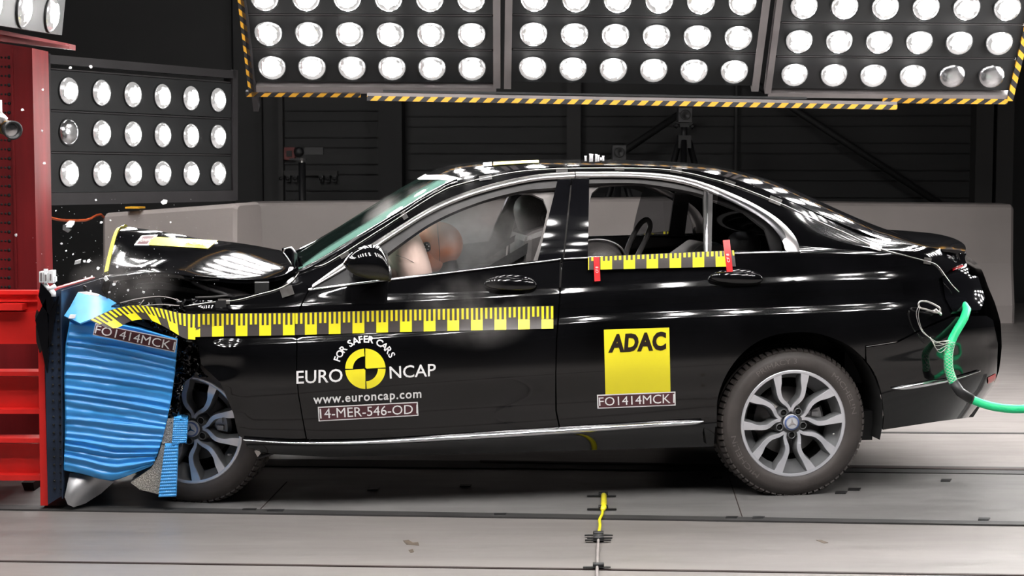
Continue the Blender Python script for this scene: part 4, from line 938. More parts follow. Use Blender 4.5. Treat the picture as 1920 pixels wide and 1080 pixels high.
# bright ring line under the rear handle
# ---- mirrors
MT = [(644,494),(650,484),(662,472),(680,462),(700,459),(714,463),(724,478),(729,500)]
MBt = [(644,496),(648,506),(660,517),(680,524),(704,527),(716,527),(726,526),(730,526)]
for sg, vc in ((1, .965), (-1, -.965)):
    def mring(t, half):
        a, b = at(MTc, t), at(MBc, t); a = PV(*a, .99), PV(*b, .99)
        return a
    MTc, MBc = cr(MT, 3), cr(MBt, 3); n = 24; up = MB(); lo = MB(); vu = []; vl = []
    for i in range(n + 1):
        t = i / n; (u0, w0), (u1, w1) = mring(t, 0); x = 1 - (1 - t) ** 2; dep = .105 * max(x, .0) ** .55 + .002
        cw, hh = (w0 + w1) / 2, max((w0 - w1) / 2, .003)
        for k in range(28):
            q = 2 * PI * k / 28; p = (u0, vc + sg * dep * math.copysign(abs(math.cos(q)) ** .85, math.cos(q)), cw + hh * math.copysign(abs(math.sin(q)) ** .85, math.sin(q)))
            vu.append(p)
    fu = []; fl = []
    for i in range(n):
        for k in range(28):
            f = (i * 28 + k, i * 28 + (k + 1) % 28, (i + 1) * 28 + (k + 1) % 28, (i + 1) * 28 + k)
            (fl if 16 <= k <= 25 else fu).append(f)
    fu.append(tuple(range(n * 28, n * 28 + 28)))
    m0 = MB(); m0.add(vu, fu, True); mo = m0.build('side_mirror', 'paint', car)
    m1 = MB(); m1.add(vu, fl, True); m1.build('mirror_base', 'black', mo)
    # rim and foot
    rim = MB(); rp = [vu[n * 28 + k] for k in range(28)]; rim.tube(rp, .006, 6, closed=True); rim.build('mirror_rim', 'black', mo)
    ft = MB(); a = PV(655, 522, .83); ft.quadbox([(a[0] + .0, sg * .82, a[1] + .012), (a[0] - .11, sg * .82, a[1] + .02), (a[0] - .11, sg * .82, a[1] + .06), (a[0] + .0, sg * .82, a[1] + .06)], (-.01, sg * .12, .0)); ft.build('mirror_foot', 'black', mo)
side('mirror_triangle', [(590,539),(652,500),(700,470),(726,470),(732,522)], 'black', doorF, off=-.004)

# ---- underbody, wheel housings, cabin tub
mb = MB(); mb.box((.85, 0, .29), (2.5, 1.50, .13)); mb.box((2.4, 0, .33), (.9, .9, .16)); mb.box((-.62, 0, .50), (.46, 1.1, .20)); mb.box((1.2, 0, .21), (2.6, .30, .06)); mb.build('underbody', 'dark', car)
mb = MB(); mb.tube([PVV for PVV in [(.62, .30, .26), (.30, .34, .25), (.0, .30, .27), (-.4, .34, .30)]], [.05, .09, .06, .08], 14); mb.build('exhaust_silencer', 'alu', car)
mb = MB()
for sg in (1, -1):
    mb.quadbox([(2.62, sg * .30, .34), (.42, sg * .30, .34), (.42, sg * .30, .93), (2.10, sg * .30, .93)], (0, sg * .02, 0)) if False else None
    mb.box((1.35, sg * .80, .62), (1.75, .05, .62)); mb.box((1.35, sg * .72, .60), (1.70, .03, .5))
    mb.box((-.55, sg * .60, .72), (.50, .10, .50))
mb.box((-.60, 0, .97), (.58, 1.26, .03)); mb.box((2.30, 0, .65), (.06, 1.5, .62)); mb.box((-.78, 0, .72), (.04, 1.1, .52))
mb.build('inner_body', 'dark', car)
for (uc, sg) in ((0, 1), (0, -1), (2.62, -1), (PV(369, 802, .66)[0], 1)):
    mb = MB(); vs = []; n = 26
    for i in range(n + 1):
        q = (-0.25 + (PI + .5) * i / n) if uc < 1 else PI * i / n * .62 + .95
        for y in ((.50 if uc < 1 else .36), S(uc if uc < 1 else 2.3, .75) - .045): vs.append((uc + .405 * math.cos(q), sg * (y - (.06 if uc > 1 else 0)), .345 + .405 * math.sin(q)))
    fs = [(2 * i, 2 * i + 1, 2 * i + 3, 2 * i + 2) for i in range(n)] + [tuple(2 * i for i in range(n + 1))]
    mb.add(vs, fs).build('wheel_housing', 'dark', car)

# ---- wheels
def make_wheel(name, center, yaw=0.0, camber=0.0, spin=0.0, sg=1, lettering=True):
    """wheel whose outer face looks along the car's y (sg=+1)"""
    R = Matrix.Rotation(yaw, 3, 'Z') @ Matrix.Rotation(camber, 3, 'X')
    B = Matrix(((-1, 0, 0), (0, 0, 1), (0, 1, 0))).transposed() if sg == 1 else Matrix(((1, 0, 0), (0, 0, -1), (0, 1, 0))).transposed()
    # local wheel frame: x right as seen from outside, y up, z outwards
    ex = Vector((-1, 0, 0)) if sg == 1 else Vector((1, 0, 0)); ez = Vector((0, sg, 0)); ey = Vector((0, 0, 1))
    B = Matrix((ex, ey, ez)).transposed(); RB = R @ B; c = Vector(center)
    w = bpy.data.objects.new(name, None); COL.objects.link(w); w.parent = car; w.empty_display_size = .1
    tr = MB(); Rt = .3285
    prof = [(.228, -.105), (.245, -.116), (.275, -.122), (.300, -.118), (.316, -.106), (.3265, -.088), (.3285, -.06), (.3285, -.052), (.320, -.050), (.320, -.044), (.3285, -.042), (.329, -.012), (.320, -.010), (.320, -.003), (.329, -.001), (.3285, .035), (.320, .037), (.320, .044), (.3285, .046), (.3275, .070), (.322, .093), (.312, .106), (.302, .1125), (.300, .1145), (.285, .119), (.268, .121), (.255, .119), (.250, .1165), (.238, .111), (.231, .104), (.228, .098)]
    tr.lathe(prof, 96, RB, c)
    lg = tr                                  # shoulder blocks
    for i in range(72):
        q = 2 * PI * i / 72
        for z0, sl in ((.088, .0), (-.078, 0)):
            Q = Matrix.Rotation(q, 3, 'Z')
            lg.box(c + RB @ (Q @ Vector((.3235, 0, z0))), (.012, .0195, .030), RB @ Q @ Matrix.Rotation(-.42 if z0 > 0 else .42, 3, 'Y'))
    tr.build('tyre', 'rubber', w)
    if lettering:
        tx = MB()
        for word, a0, span, r0 in (('MICHELIN', 62, 44, .277), ('PRIMACY 3', 112, 40, .277), ('MICHELIN', 188, 46, .277)):
            if word == 'MICHELIN' and a0 == 62: a0 = 60
            v, f = text2d(word); x1 = max(p[0] for p in v)
            a0 = {('MICHELIN', 60): 52, ('PRIMACY 3', 112): 128, ('MICHELIN', 188): 236}[(word, a0)]
            pts = []
            for x, y in v:
                q = math.radians(a0 - span * x / x1); r = r0 + (y - .35) * .032; pts.append(c + RB @ Vector((r * math.cos(q), r * math.sin(q), .1215 - abs(r - .268) * .14)))
            tx.add(pts, f)
        tx.each('tyre_lettering', 'rubber2', w)
    rim = MB()
    rim.lathe([(.236, .106), (.238, .110), (.232, .1125), (.222, .108)], 96, RB, c)
    spk = MB()
    def P(r, a, z): return c + RB @ Vector((r * math.cos(a), r * math.sin(a), z))
    for k in range(5):
        th = spin + 2 * PI * k / 5
        for sd in (-1, 1):
            # centre line of one leg of the loop
            cl = [(.050, .05), (.072, .16), (.098, .335), (.120, .400), (.150, .380), (.190, .315), (.226, .285)]
            wd_ = [.0065, .0070, .0080, .0090, .0098, .0115, .020]
            zt = [.082, .084, .087, .091, .096, .102, .1085]
            cl2 = cr([(a, b, 0) for a, b in cl], .012); n = len(cl2); vs = []; fs = []
            def prm(t, arr): return float(np.interp(t, np.linspace(0, 1, len(arr)), arr))
            pts = [Vector((a * math.cos(th + sd * b), a * math.sin(th + sd * b))) for a, b, _ in cl2]
            for i, p in enumerate(pts):
                a = pts[max(i - 1, 0)]; b = pts[min(i + 1, n - 1)]; t = (b - a).normalized(); nx = Vector((-t.y, t.x)) * sd
                hw = prm(i / (n - 1), wd_); z = prm(i / (n - 1), zt)
                for off, dz in ((-hw - .0085, -.05), (-hw - .0005, -.005), (-hw + .001, 0), (hw - .001, 0), (hw + .0005, -.005), (hw + .0085, -.05)):
                    q = p + nx * off; vs.append(c + RB @ Vector((q.x, q.y, z + dz)))
            for i in range(n - 1):
                for j in range(5): fs.append((i * 6 + j, i * 6 + j + 1, i * 6 + j + 7, i * 6 + j + 6))
            face = [f for i, f in enumerate(fs) if i % 5 in (1, 2, 3)]; sidef = [f for i, f in enumerate(fs) if i % 5 in (0, 4)]
            rim.add(vs, face); spk.add(vs, sidef)
    rim.build('rim_face', 'silver', w)
    barrel = MB()
    barrel.lathe([(.236, .105), (.226, .098), (.214, .060), (.206, .02), (.20, -.09)], 96, RB, c)
    # dished wedges between the loops
    for k in range(5):
        th = spin + 2 * PI * (k + .5) / 5; vs = []; fs = []; n = 8
        for i in range(n + 1):
            a = th + (-.245 + .49 * i / n)
            for r, z in ((.228, .100), (.218, .075), (.182, .055), (.172, .030)): vs.append(P(r, th + (a - th) * (1 if r > .2 else .8), z))
        for i in range(n):
            for j in range(3): fs.append((i * 4 + j, i * 4 + j + 1, i * 4 + j + 5, i * 4 + j + 4))
        barrel.add(vs, fs, True)
        th2 = spin + 2 * PI * k / 5; vs = []; fs = []
        for i in range(n + 1):
            a = th2 + (-.20 + .40 * i / n)
            for r, z in ((.226, .098), (.212, .07), (.196, .045)): vs.append(P(r, a, z))
        for i in range(n):
            for j in range(2): fs.append((i * 3 + j, i * 3 + j + 1, i * 3 + j + 4, i * 3 + j + 3))
        barrel.add(vs, fs, True)
    barrel.lathe([(.0, .06), (.03, .062), (.045, .075), (.062, .074), (.074, .060), (.080, .03)], 40, RB, c)
    barrel.add(spk.v, spk.f)
    barrel.build('rim_barrel', 'gun', w)
    bl = MB(); br = MB()
    for k in range(5):
        th = spin + 2 * PI * (k + .5) / 5; q = Vector((.056 * math.cos(th), .056 * math.sin(th), 0))
        br.lathe([(.0135, .0795), (.0125, .074), (.0125, .0762), (.0, .0764)], 14, RB, c + RB @ q)
        bl.lathe([(.0165, .074), (.0165, .0815), (.0135, .0825), (.013, .074)], 18, RB, c + RB @ q)
    br.each('wheel_bolt', 'dark', w); bl.each('bolt_collar', 'gun', w)
    hb = MB(); hb.lathe([(.0, .092), (.026, .0915), (.034, .089), (.037, .078)], 40, RB, c); hub = hb.build('hub_cap', 'hubface', w)
    hr = MB(); hr.lathe([(.0262, .0925), (.0335, .0902), (.0335, .0905), (.0262, .0928)], 40, RB, c); hr.build('hub_ring', mat('hub_blue', (.10, .15, .33), .3, nz=(9, .1, (1, 1, 1))), w)
    st = MB()                                  # three-pointed star
    for k in range(3):
        a = PI / 2 + spin - 1.62 + 2 * PI * k / 3 if name == 'x' else PI / 2 + 2 * PI * k / 3 + (0.1 if sg == 1 else 0)
        pts = [(.0235 * math.cos(a), .0235 * math.sin(a)), (.0045 * math.cos(a + PI / 3), .0045 * math.sin(a + PI / 3)), (0, 0), (.0045 * math.cos(a - PI / 3), .0045 * math.sin(a - PI / 3))]
        st.prism(pts, .0915, .0945, RB, c)
    st.build('star_emblem', 'chrome', hub)
    dk = MB(); dk.lathe([(.0, .010), (.07, .012), (.072, .030), (.085, .030), (.086, .015), (.150, .015), (.150, -.008), (.0, -.008)], 64, RB, c)
    for i in range(10):
        q = spin + 2 * PI * i / 10
    dk.build('brake_disc', 'disc', w)
    cp = MB()
    for a0, a1 in ((-.12, .42),):
        vs = []; n = 8
        for i in range(n + 1):
            a = a0 + (a1 - a0) * i / n
            for r, z in ((.092, -.02), (.092, .040), (.150, .046), (.163, .030), (.163, -.02)): vs.append(P(r, a, z))
        fs = [(i * 5 + j, i * 5 + (j + 1) % 5, (i + 1) * 5 + (j + 1) % 5, (i + 1) * 5 + j) for i in range(n) for j in range(5)]
        fs += [tuple(range(5)), tuple(range(n * 5, n * 5 + 5))]; cp.add(vs, fs)
        for i in (2, 6):
            cp.box(P(.12, a0 + (a1 - a0) * i / n, .048), (.03, .02, .016), RB)
    cp.build('brake_caliper', 'alu', w)
    vv = MB(); vv.tube([P(.205, spin - 1.9, .075), P(.195, spin - 1.9, .095)], .004, 8); vv.build('tyre_valve', 'wire', w)
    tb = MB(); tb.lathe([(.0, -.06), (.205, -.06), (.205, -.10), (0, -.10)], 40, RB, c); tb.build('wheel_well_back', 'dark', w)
    return w
uR, wR = PV(1487, 797, VW)
make_wheel('rear_wheel', (0.0, VW - .12, .3285 - .004), spin=math.radians(93))
make_wheel('rear_wheel', (0.0, -VW + .12, .3285 - .004), spin=1, sg=-1, lettering=False)
g = world2car(ground(405, 937)); uF, wF = PV(369, 802, .66); print('FW', uF, wF)
FWC = (uF, .56, wF - .002)
wfy = FWC
make_wheel('front_wheel', FWC, yaw=math.radians(-17), camber=math.radians(-4), spin=math.radians(76))
make_wheel('front_wheel', (2.62, -.745, .3285), spin=1, sg=-1, lettering=False)
# ================================================================== projection back to pixels (for placing decals on curved panels)
def proj_car(p):
    d = (FU * p[0] + LV * p[1] + Vector((0, 0, p[2]))) + CAR0 - Vector((0, 0, CAMZ))
    z = d.y * cP - d.z * sP; yy = d.y * sP + d.z * cP
    return (960 + F * d.x / z, 540 - F * yy / z)
def inv(fn, X, Y, s=.5, t=.5, lo=(0, 0), hi=(1, 1)):
    best = None
    for i in range(15):
        for j in range(15):
            a, b = lo[0] + (hi[0] - lo[0]) * i / 14, lo[1] + (hi[1] - lo[1]) * j / 14; p = proj_car(fn(a, b)); d = (p[0] - X) ** 2 + (p[1] - Y) ** 2
            if best is None or d < best[0]: best = (d, a, b)
    _, a, b = best
    for _ in range(12):
        p = proj_car(fn(a, b)); e = 1e-3; pa = proj_car(fn(a + e, b)); pb = proj_car(fn(a, b + e))
        J = np.array([[(pa[0] - p[0]) / e, (pb[0] - p[0]) / e], [(pa[1] - p[1]) / e, (pb[1] - p[1]) / e]])
        try: d = np.linalg.solve(J, [X - p[0], Y - p[1]])
        except Exception: break
        a += float(np.clip(d[0], -.1, .1)); b += float(np.clip(d[1], -.1, .1))
    return a, b
def P3(x, y, v):
    u, w = PV(x, y, v); return Vector((u, v, w))

# ================================================================== bonnet, folded up at the nose
EB = cr([(196,521),(240,516),(290,511),(345,515),(400,520),(450,524),(500,522),(535,514),(556,499)], 6)
KB = cr([(226,428),(270,434),(330,440),(380,447),(430,455),(480,463),(530,472),(560,480)], 6)
def hood(s, t):                              # s nose->screen, t 0 near lip .. 1 far lip
    s = min(max(s, -.02), 1.02); q = abs(1 - 2 * t); near = t <= .5
    e = at(EB, min(max(s, 0), 1)); k = at(KB, min(max(s, 0), 1)); vv = .70 - .03 * s
    E = P3(e[0], e[1], vv); K = P3(k[0], k[1], 0.0)
    f = (1 - q ** 2.1) ** .9 if q < 1 else 0
    u = E.x + (K.x - E.x) * (1 - q ** 2)
    w = E.z + (K.z - E.z) * f + .010 * math.sin(s * 9 + q * 5) * f * (1 - s)
    return (u, (1 - 2 * t) * vv, w - .02 * s * 0)
V = []; Fc = []; nu, nv = 44, 40
for i in range(nu + 1):
    for j in range(nv + 1): V.append((i / nu, j / nv))
for i in range(nu):
    for j in range(nv): a = i * (nv + 1) + j; Fc += [(a, a + 1, a + nv + 2), (a, a + nv + 2, a + nv + 1)]
mb = MB(); mapped(mb, V, Fc, hood, .018, nsign=(0, 0, 1), e=.003); hd = mb.build('bonnet', 'paint', car)
mb = MB(); mb.tube([Vector(hood(i / 30, .004)) + Vector((0, .004, -.004)) for i in range(31)], .004, 6); mb.build('bonnet_lip', 'blackg', hd)
mb = MB()
vs = []
for i in range(25):
    t = .02 + .96 * i / 24; p = Vector(hood(-.005, t)); vs += [p + Vector((.004, 0, .004)), p + Vector((-.012, 0, .010))]
mb.add(vs, [(2 * i, 2 * i + 1, 2 * i + 3, 2 * i + 2) for i in range(24)]); mb.build('edge_tape', 'yellow', hd)
mb = MB(); vs = []                           # turned-down front edge of the bonnet
for i in range(25):
    t = i / 24; p = Vector(hood(0, t)); vs += [p, p + Vector((.015, 0, -.05)), p + Vector((-.01, 0, -.09))]
mb.add(vs, [(3 * i + j, 3 * i + j + 1, 3 * i + j + 4, 3 * i + j + 3) for i in range(24) for j in range(2)], True); mb.build('bonnet_nose', 'paint', hd)
def onhood(off):
    def f(X, Y):
        a, b = inv(hood, X, Y, lo=(0, .0), hi=(1, .5)); p = Vector(hood(a, b)); n = (Vector(hood(a + .01, b)) - p).cross(Vector(hood(a, b + .01)) - p).normalized()
        if n.z < 0: n = -n
        return p + n * off
    return f
mb = MB(); rectgrid(mb, [(286, 445), (408, 452), (390, 467), (277, 460)], onhood(.003), 10, 3); hs = mb.build('bonnet_sticker', 'yellow', hd)
mb = MB(); rectgrid(mb, [(265, 443), (296, 441), (279, 461), (251, 461)], onhood(.003), 6, 3); hl = mb.build('bonnet_label', 'white', hd)
mb = MB(); rectgrid(mb, [(268, 445), (290, 443.5), (276, 459), (256, 459)], onhood(.0045), 6, 3); mb.build('label_field', 'maroon', hl)
mb = MB(); text_quad(mb, 'FO1414', [(264, 450), (284, 449), (279, 455), (259, 456)], onhood(.006)); mb.build('label_text', 'white', hl)
mb = MB(); text_quad(mb, 'ADAC', [(350, 453), (396, 456), (386, 463.5), (347, 460)], onhood(.006), bold=.02); mb.build('sticker_text', 'blackv', hs)
# engine bay
def ex_px(mb, pts, v0, v1, m=None):
    q = [P3(x, y, v0) for x, y in pts]; mb.quadbox(q, (0, v1 - v0, 0)); return mb
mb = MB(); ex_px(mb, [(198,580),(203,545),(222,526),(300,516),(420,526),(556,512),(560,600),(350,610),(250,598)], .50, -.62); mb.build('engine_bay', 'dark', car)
mb = MB(); ex_px(mb, [(256,534),(300,531),(400,548),(452,553),(440,558),(400,554),(300,542),(252,541)], .60, .50); mb.build('bay_rail', 'seal', car)
mb = MB(); ex_px(mb, [(388,533),(450,545),(470,552),(440,556),(400,545)], .62, .56); mb.build('bay_rail', 'frame', car)
mb = MB(); mb.tube([P3(326,517,.64), P3(362,527,.64)], .006, 8); mb.tube([P3(360,526,.64), P3(392,543,.64)], .013, 10); mb.tube([P3(390,541,.64), P3(440,558,.64)], .009, 8); mb.build('bonnet_strut', 'framed', car)
mb = MB(); mb.tube([P3(x, y, .66) for x, y in cr([(366,558),(400,557),(428,554)], 6)], .006, 8); mb.build('bay_hose', 'seal', car)
# torn hinge cover at the foot of the screen
V, Fc = fillpoly(lin([(530,466),(545,463),(560,480),(566,500),(552,505),(541,490),(533,478),(530,466)], 4)[:-1], 5)
mb = MB(); mapped(mb, V, Fc, lambda a, b: (PV(a, b, .68)[0], .66 + .02 * math.sin(a * .3), PV(a, b, .68)[1]), .006, e=.5, nsign=(0, 1, 0)); mb.build('cowl_corner', 'blackg', car)
mb = MB(); mb.tube([P3(x, y, .72) for x, y in cr([(531,474),(534,467),(546,465),(556,476)], 4)], .0035, 6); mb.tube([P3(x, y, .72) for x, y in cr([(532,474),(540,486),(547,497)], 4)], .003, 6); mb.each('cowl_edge', 'chrome', car)
# crumpled nose sheets behind the barrier block
random.seed(4)
def crumple(name, pts, v, amp, m, sc_=.07, thick=.008, parent=None):
    V, Fc = fillpoly(lin(pts + [pts[0]], 6)[:-1], 7)
    def g(a, b):
        k = v + amp * (noise.noise(Vector((a * sc_, b * sc_, v * 9))) + .6 * noise.noise(Vector((a * sc_ * 2.3, b * sc_ * 1.7, 3 + v)))); u, w = PV(a, b, k); return (u, k, w)
    mb = MB(); mapped(mb, V, Fc, g, thick, e=.8, nsign=(0, 1, 0)); return mb.build(name, m, parent or car)
crumple('crumpled_bumper', [(262,596),(345,580),(368,628),(376,690),(388,708),(366,702),(344,718),(338,762),(324,800),(312,780),(322,740),(330,690),(332,636)], .78, .06, 'paint')
crumple('crumpled_bumper', [(200,575),(250,566),(350,570),(366,586),(350,600),(300,600),(230,592)], .74, .05, 'paint')
crumple('crumpled_arch_liner', [(330,700),(372,690),(395,705),(372,730),(345,760),(330,790)], .60, .05, 'black')
crumple('torn_wing_edge', [(330,565),(372,562),(402,566),(372,580),(345,584)], .82, .03, 'paint')
mb = MB()
for pts in ([(225,568),(260,560),(300,556),(330,562),(345,574)], [(250,575),(300,571),(345,573),(409,566)], [(270,562),(262,572),(255,580)], [(330,560),(338,566),(344,572)]):
    mb = MB(); mb.tube([P3(x, y, .80) for x, y in cr(pts, 5)], .0022, 6); mb.build('loose_wire', 'cable', car)
mb = MB(); ex_px(mb, [(290,561),(300,560),(306,573),(296,580)], .80, .79); ex_px(mb, [(404,564),(424,563),(424,576),(404,577)], .93, .929); mb.each('black_tape', 'black', car)
# bent metal under the sill end
mb = MB(); mb.tube([P3(x, y, .80) for x, y in ((485,858),(510,850),(545,838))], .007, 6); mb.tube([P3(x, y, .78) for x, y in ((478,852),(520,840),(560,837))], .004, 6); mb.build('bent_bracket', 'framed', car)
mb = MB(); ex_px(mb, [(477,846),(484,843),(489,850),(483,857)], .82, .80); mb.build('bracket_tab', 'wire', car)

# ================================================================== tape rulers
def ruler(name, fn, n, m_base='tapegrey', parent=None, start=0, frac=1.0, tick=.5, end_half=False, base=None, tophalf=None):
    """fn(s,t): s along in units of 10 cm from the right end, t 0 top .. 1 bottom"""
    mb = MB(); N = int(n * 8)
    vs = [fn(i * n / N, j / 3, 0) for j in range(4) for i in range(N + 1)]
    mb.add(vs, [(j * (N + 1) + i, j * (N + 1) + i + 1, (j + 1) * (N + 1) + i + 1, (j + 1) * (N + 1) + i) for j in range(3) for i in range(N)], True); o = mb.build(name, m_base, parent or car)
    mb = MB()
    def cell(a, b, t0, t1):
        a = max(a, 0); b = min(b, n)
        if b - a < .01: return
        k = 3; vs = [fn(a + (b - a) * i / k, t0 + (t1 - t0) * j, 1) for j in range(2) for i in range(k + 1)]
        mb.add(vs, [(i, i + 1, k + 2 + i, k + 1 + i) for i in range(k)], True)
    for c in range(int(math.ceil(n)) + 1):
        cell(c - start, c + .5 - start, tick + .04, 1)
        for q in range(3): cell(c + q * .2 - start, c + q * .2 + .1 - start, 0.02, tick + .08)
        for q in range(2): cell(c + .6 + q * .2 - start, c + .7 + q * .2 - start, 0.02, tick - .0)
    mb.build('yellow_scale', 'yellow', o)
    return o
TT = [(345,588),(560,586),(760,580),(1037,573)]; TBm = [(345,632),(560,628),(760,622),(1037,616)]
ta, tb_ = PS(1037, 595)[0], PS(575, 605)[0]
PER = (PS(663.8, 600)[0] - PS(1015.5, 600)[0]) / 8
def rf(s, t, l):
    x = 1037 - s * 43.96 - .035 * s * s; yt = np.interp(x, [a for a, b in TT], [b for a, b in TT]); yb = np.interp(x, [a for a, b in TBm], [b for a, b in TBm])
    return onS(.004 + .0012 * l)(x, float(yt + (yb - yt) * t))
ruler('door_ruler', rf, 10.93)
def rf2(s, t, l):
    x = 557 - s * 44.3; yt = np.interp(x, [a for a, b in TT], [b for a, b in TT]); yb = np.interp(x, [a for a, b in TBm], [b for a, b in TBm])
    return onS(.004 + .0012 * l)(x, float(yt + (yb - yt) * t))
ruler('wing_ruler', rf2, 4.3, start=.90)
RT = cr([(368,589),(335,586),(296,577),(255,572),(218,578),(188,590),(168,600)], 4); RB = cr([(366,637),(345,634),(318,618),(280,600),(246,602),(222,614),(203,616)], 4)
def rf3(s, t, l):
    a, b = at(RT, min(s / 4.6, 1)), at(RB, min(s / 4.6, 1)); x, y = a[0] * (1 - t) + b[0] * t, a[1] * (1 - t) + b[1] * t
    return P3(x, y, .90 + .025 * math.sin(s * 1.3) + .003 * l + .02 * t)
ruler('peeled_ruler', rf3, 4.6, start=.15)
# rear door ruler and its red tapes
def rf4(s, t, l):
    x = 1378 - s * 43.1 - 4 * (1 - t) * (0 if s > 1 else 1 - s); yt = 468.5 + (1378 - x) * .0465; yb = 499 + (1378 - x) * .0235
    return onS(.016 + .0012 * l)(x, yt + (yb - yt) * t)
ruler('rear_door_ruler', rf4, 6.42, start=.62, tick=.32)
for pts, txt in (([(1111,481),(1122,480.5),(1124,526),(1113,527)], 'CF 8'), ([(1353,450),(1366,449),(1372,511),(1361,513)], 'CF 8')):
    mb = MB(); rectgrid(mb, pts, onS(.020), 2, 10); rt = mb.build('red_tape', 'redtape', car)
    a, b = Vector(pts[0]), Vector(pts[3]); mb = MB(); text_quad(mb, txt, [tuple(a.lerp(b, .65) + Vector((3, 0))), tuple(a.lerp(b, .4) + Vector((3, 0))), tuple(a.lerp(b, .4) + Vector((8, 0))), tuple(a.lerp(b, .65) + Vector((8, 0)))], onS(.0215)); mb.build('tape_text', 'white', rt)
# ruler on the far door seen through the windows
mb = MB(); vs = [P3(x, y, -.86) for x, y in ((1105,449),(1262,432),(1263,470),(1105,479))]; mb.quadbox(vs, (0, -.003, 0)); fr_ = mb.build('far_door_ruler', 'tapegrey', car)
mb = MB()
for x0, x1, yo in ((1130, 1147, 0), (1172, 1191, 0), (1208, 1227, 0), (1244, 1262, 0)):
    ex_px(mb, [(x0, 451 - (x0 - 1130) * .02), (x1, 451 - (x1 - 1130) * .02), (x1, 470), (x0, 471)], -.855, -.858)
    for k in range(3): ex_px(mb, [(x0 + k * 7.2, 447 - (x0 - 1130) * .11), (x0 + k * 7.2 + 3.6, 447 - (x0 - 1130) * .11), (x0 + k * 7.2 + 3.6, 452), (x0 + k * 7.2, 452)], -.855, -.858)
mb.build('yellow_scale', 'yellow', fr_)

# ================================================================== door stickers
D = onS(.003); DT = onS(.0045)
def rq(name, quad, m, off, parent=None, nx=10, ny=6):
    mb = MB(); rectgrid(mb, quad, onS(off), nx, ny); return mb.build(name, m, parent or doorF[0])
ad = rq('yellow_sticker', [(1132,618),(1254.5,614),(1257,736),(1135,742)], 'yellow', .003, doorR[0])
mb = MB(); text_quad(mb, 'ADAC', [(1144,626.5),(1248.5,621),(1248.5,656.5),(1140,661.5)], DT, bold=.05, spacing=1.05); mb.build('sticker_text', 'blackv', ad)
def label(quad, txt, tq, par):
    l = rq('number_label', quad, 'white', .0035, par, 10, 2); c = sum((Vector(p) for p in quad), Vector((0, 0))) / 4
    inner = []
    for p in quad: d = Vector(p) - c; inner.append(tuple(c + Vector((d.x - math.copysign(2, d.x), d.y - math.copysign(2, d.y)))))
    mb = MB(); rectgrid(mb, inner, onS(.0045), 10, 2); mb.build('label_field', 'maroon', l)
    mb = MB(); text_quad(mb, txt, tq, onS(.0058), bold=.0); mb.build('label_text', 'white', l)
label([(1119,740),(1266,734),(1266.5,760),(1120,766)], 'FO1414MCK1', [(1122,745),(1264,738),(1264,755),(1123,761)], doorR[0])
label([(595.8,762.6),(783.2,753.2),(784.5,779.3),(597.4,789.9)], '14-MER-546-OD1', [(599,766),(783,758),(783,775),(600.5,784.5)], doorF[0])
# round emblem with lettering
lg = MB(); C0 = Vector((685, 691.3)); Rr = 37.8; rot = math.radians(2.0)
def lp(r, a): return (C0.x + r * math.cos(a + rot), C0.y - r * math.sin(a + rot))
def sector(mb, r0, r1, a0, a1, fn, n=24):
    vs = []; 
    for i in range(n + 1):
        a = math.radians(a0 + (a1 - a0) * i / n)
        for k in range(4): vs.append(fn(*lp(r0 + (r1 - r0) * k / 3, a)))
    mb.add(vs, [(i * 4 + k, i * 4 + k + 1, i * 4 + k + 5, i * 4 + k + 4) for i in range(n) for k in range(3)], True)
sector(lg, 23.5, Rr, 92, 178, D); sector(lg, 2, Rr, 2, 88, D); sector(lg, 2, Rr, 182, 268, D); sector(lg, 23.5, Rr, 272, 358, D)
lgo = lg.build('round_emblem', 'yellow', doorF[0])
mb = MB()
text_quad(mb, 'EURO', [(555.7,695.2),(642.3,691),(642.3,716),(555.7,719.8)], D, bold=.008)
text_quad(mb, 'NCAP', [(729.9,687),(817,681.5),(817,705),(730.9,710)], D, bold=.008)
mb.each('emblem_name', 'white', lgo)
mb = MB(); text_quad(mb, 'www.euroncap.com', [(587.2,745.5),(790,734.3),(790,751),(587.6,762.5)], D, bold=.018, spacing=1.12); mb.build('web_address', 'white', lgo)
mb = MB(); word = 'FOR SAFER CARS'
wds = {'F': .85, 'O': 1.15, 'R': 1.0, ' ': .55, 'S': .95, 'A': 1.08, 'E': .9, 'C': 1.0}
tot = sum(wds[c] for c in word); pos = 0
for ch in word:
    wch = wds[ch]; a = math.radians(165.5 - 143 * (pos + wch / 2) / tot); pos += wch
    if ch == ' ': continue
    v, f = text2d(ch, bold=.022); xs = [p[0] for p in v]; cx = (min(xs) + max(xs)) / 2; out = []
    for x, y in v:
        k = 18.0; r = 49.5 + y * k; tang = (x - cx) * k * .98
        d = Vector((math.cos(a), -math.sin(a))); tt = Vector((math.sin(a), math.cos(a)))
        p = C0 + d * r + tt * tang; out.append(D(p.x, p.y))
    mb.add(out, f)
mb.build('emblem_motto', 'white', lgo)

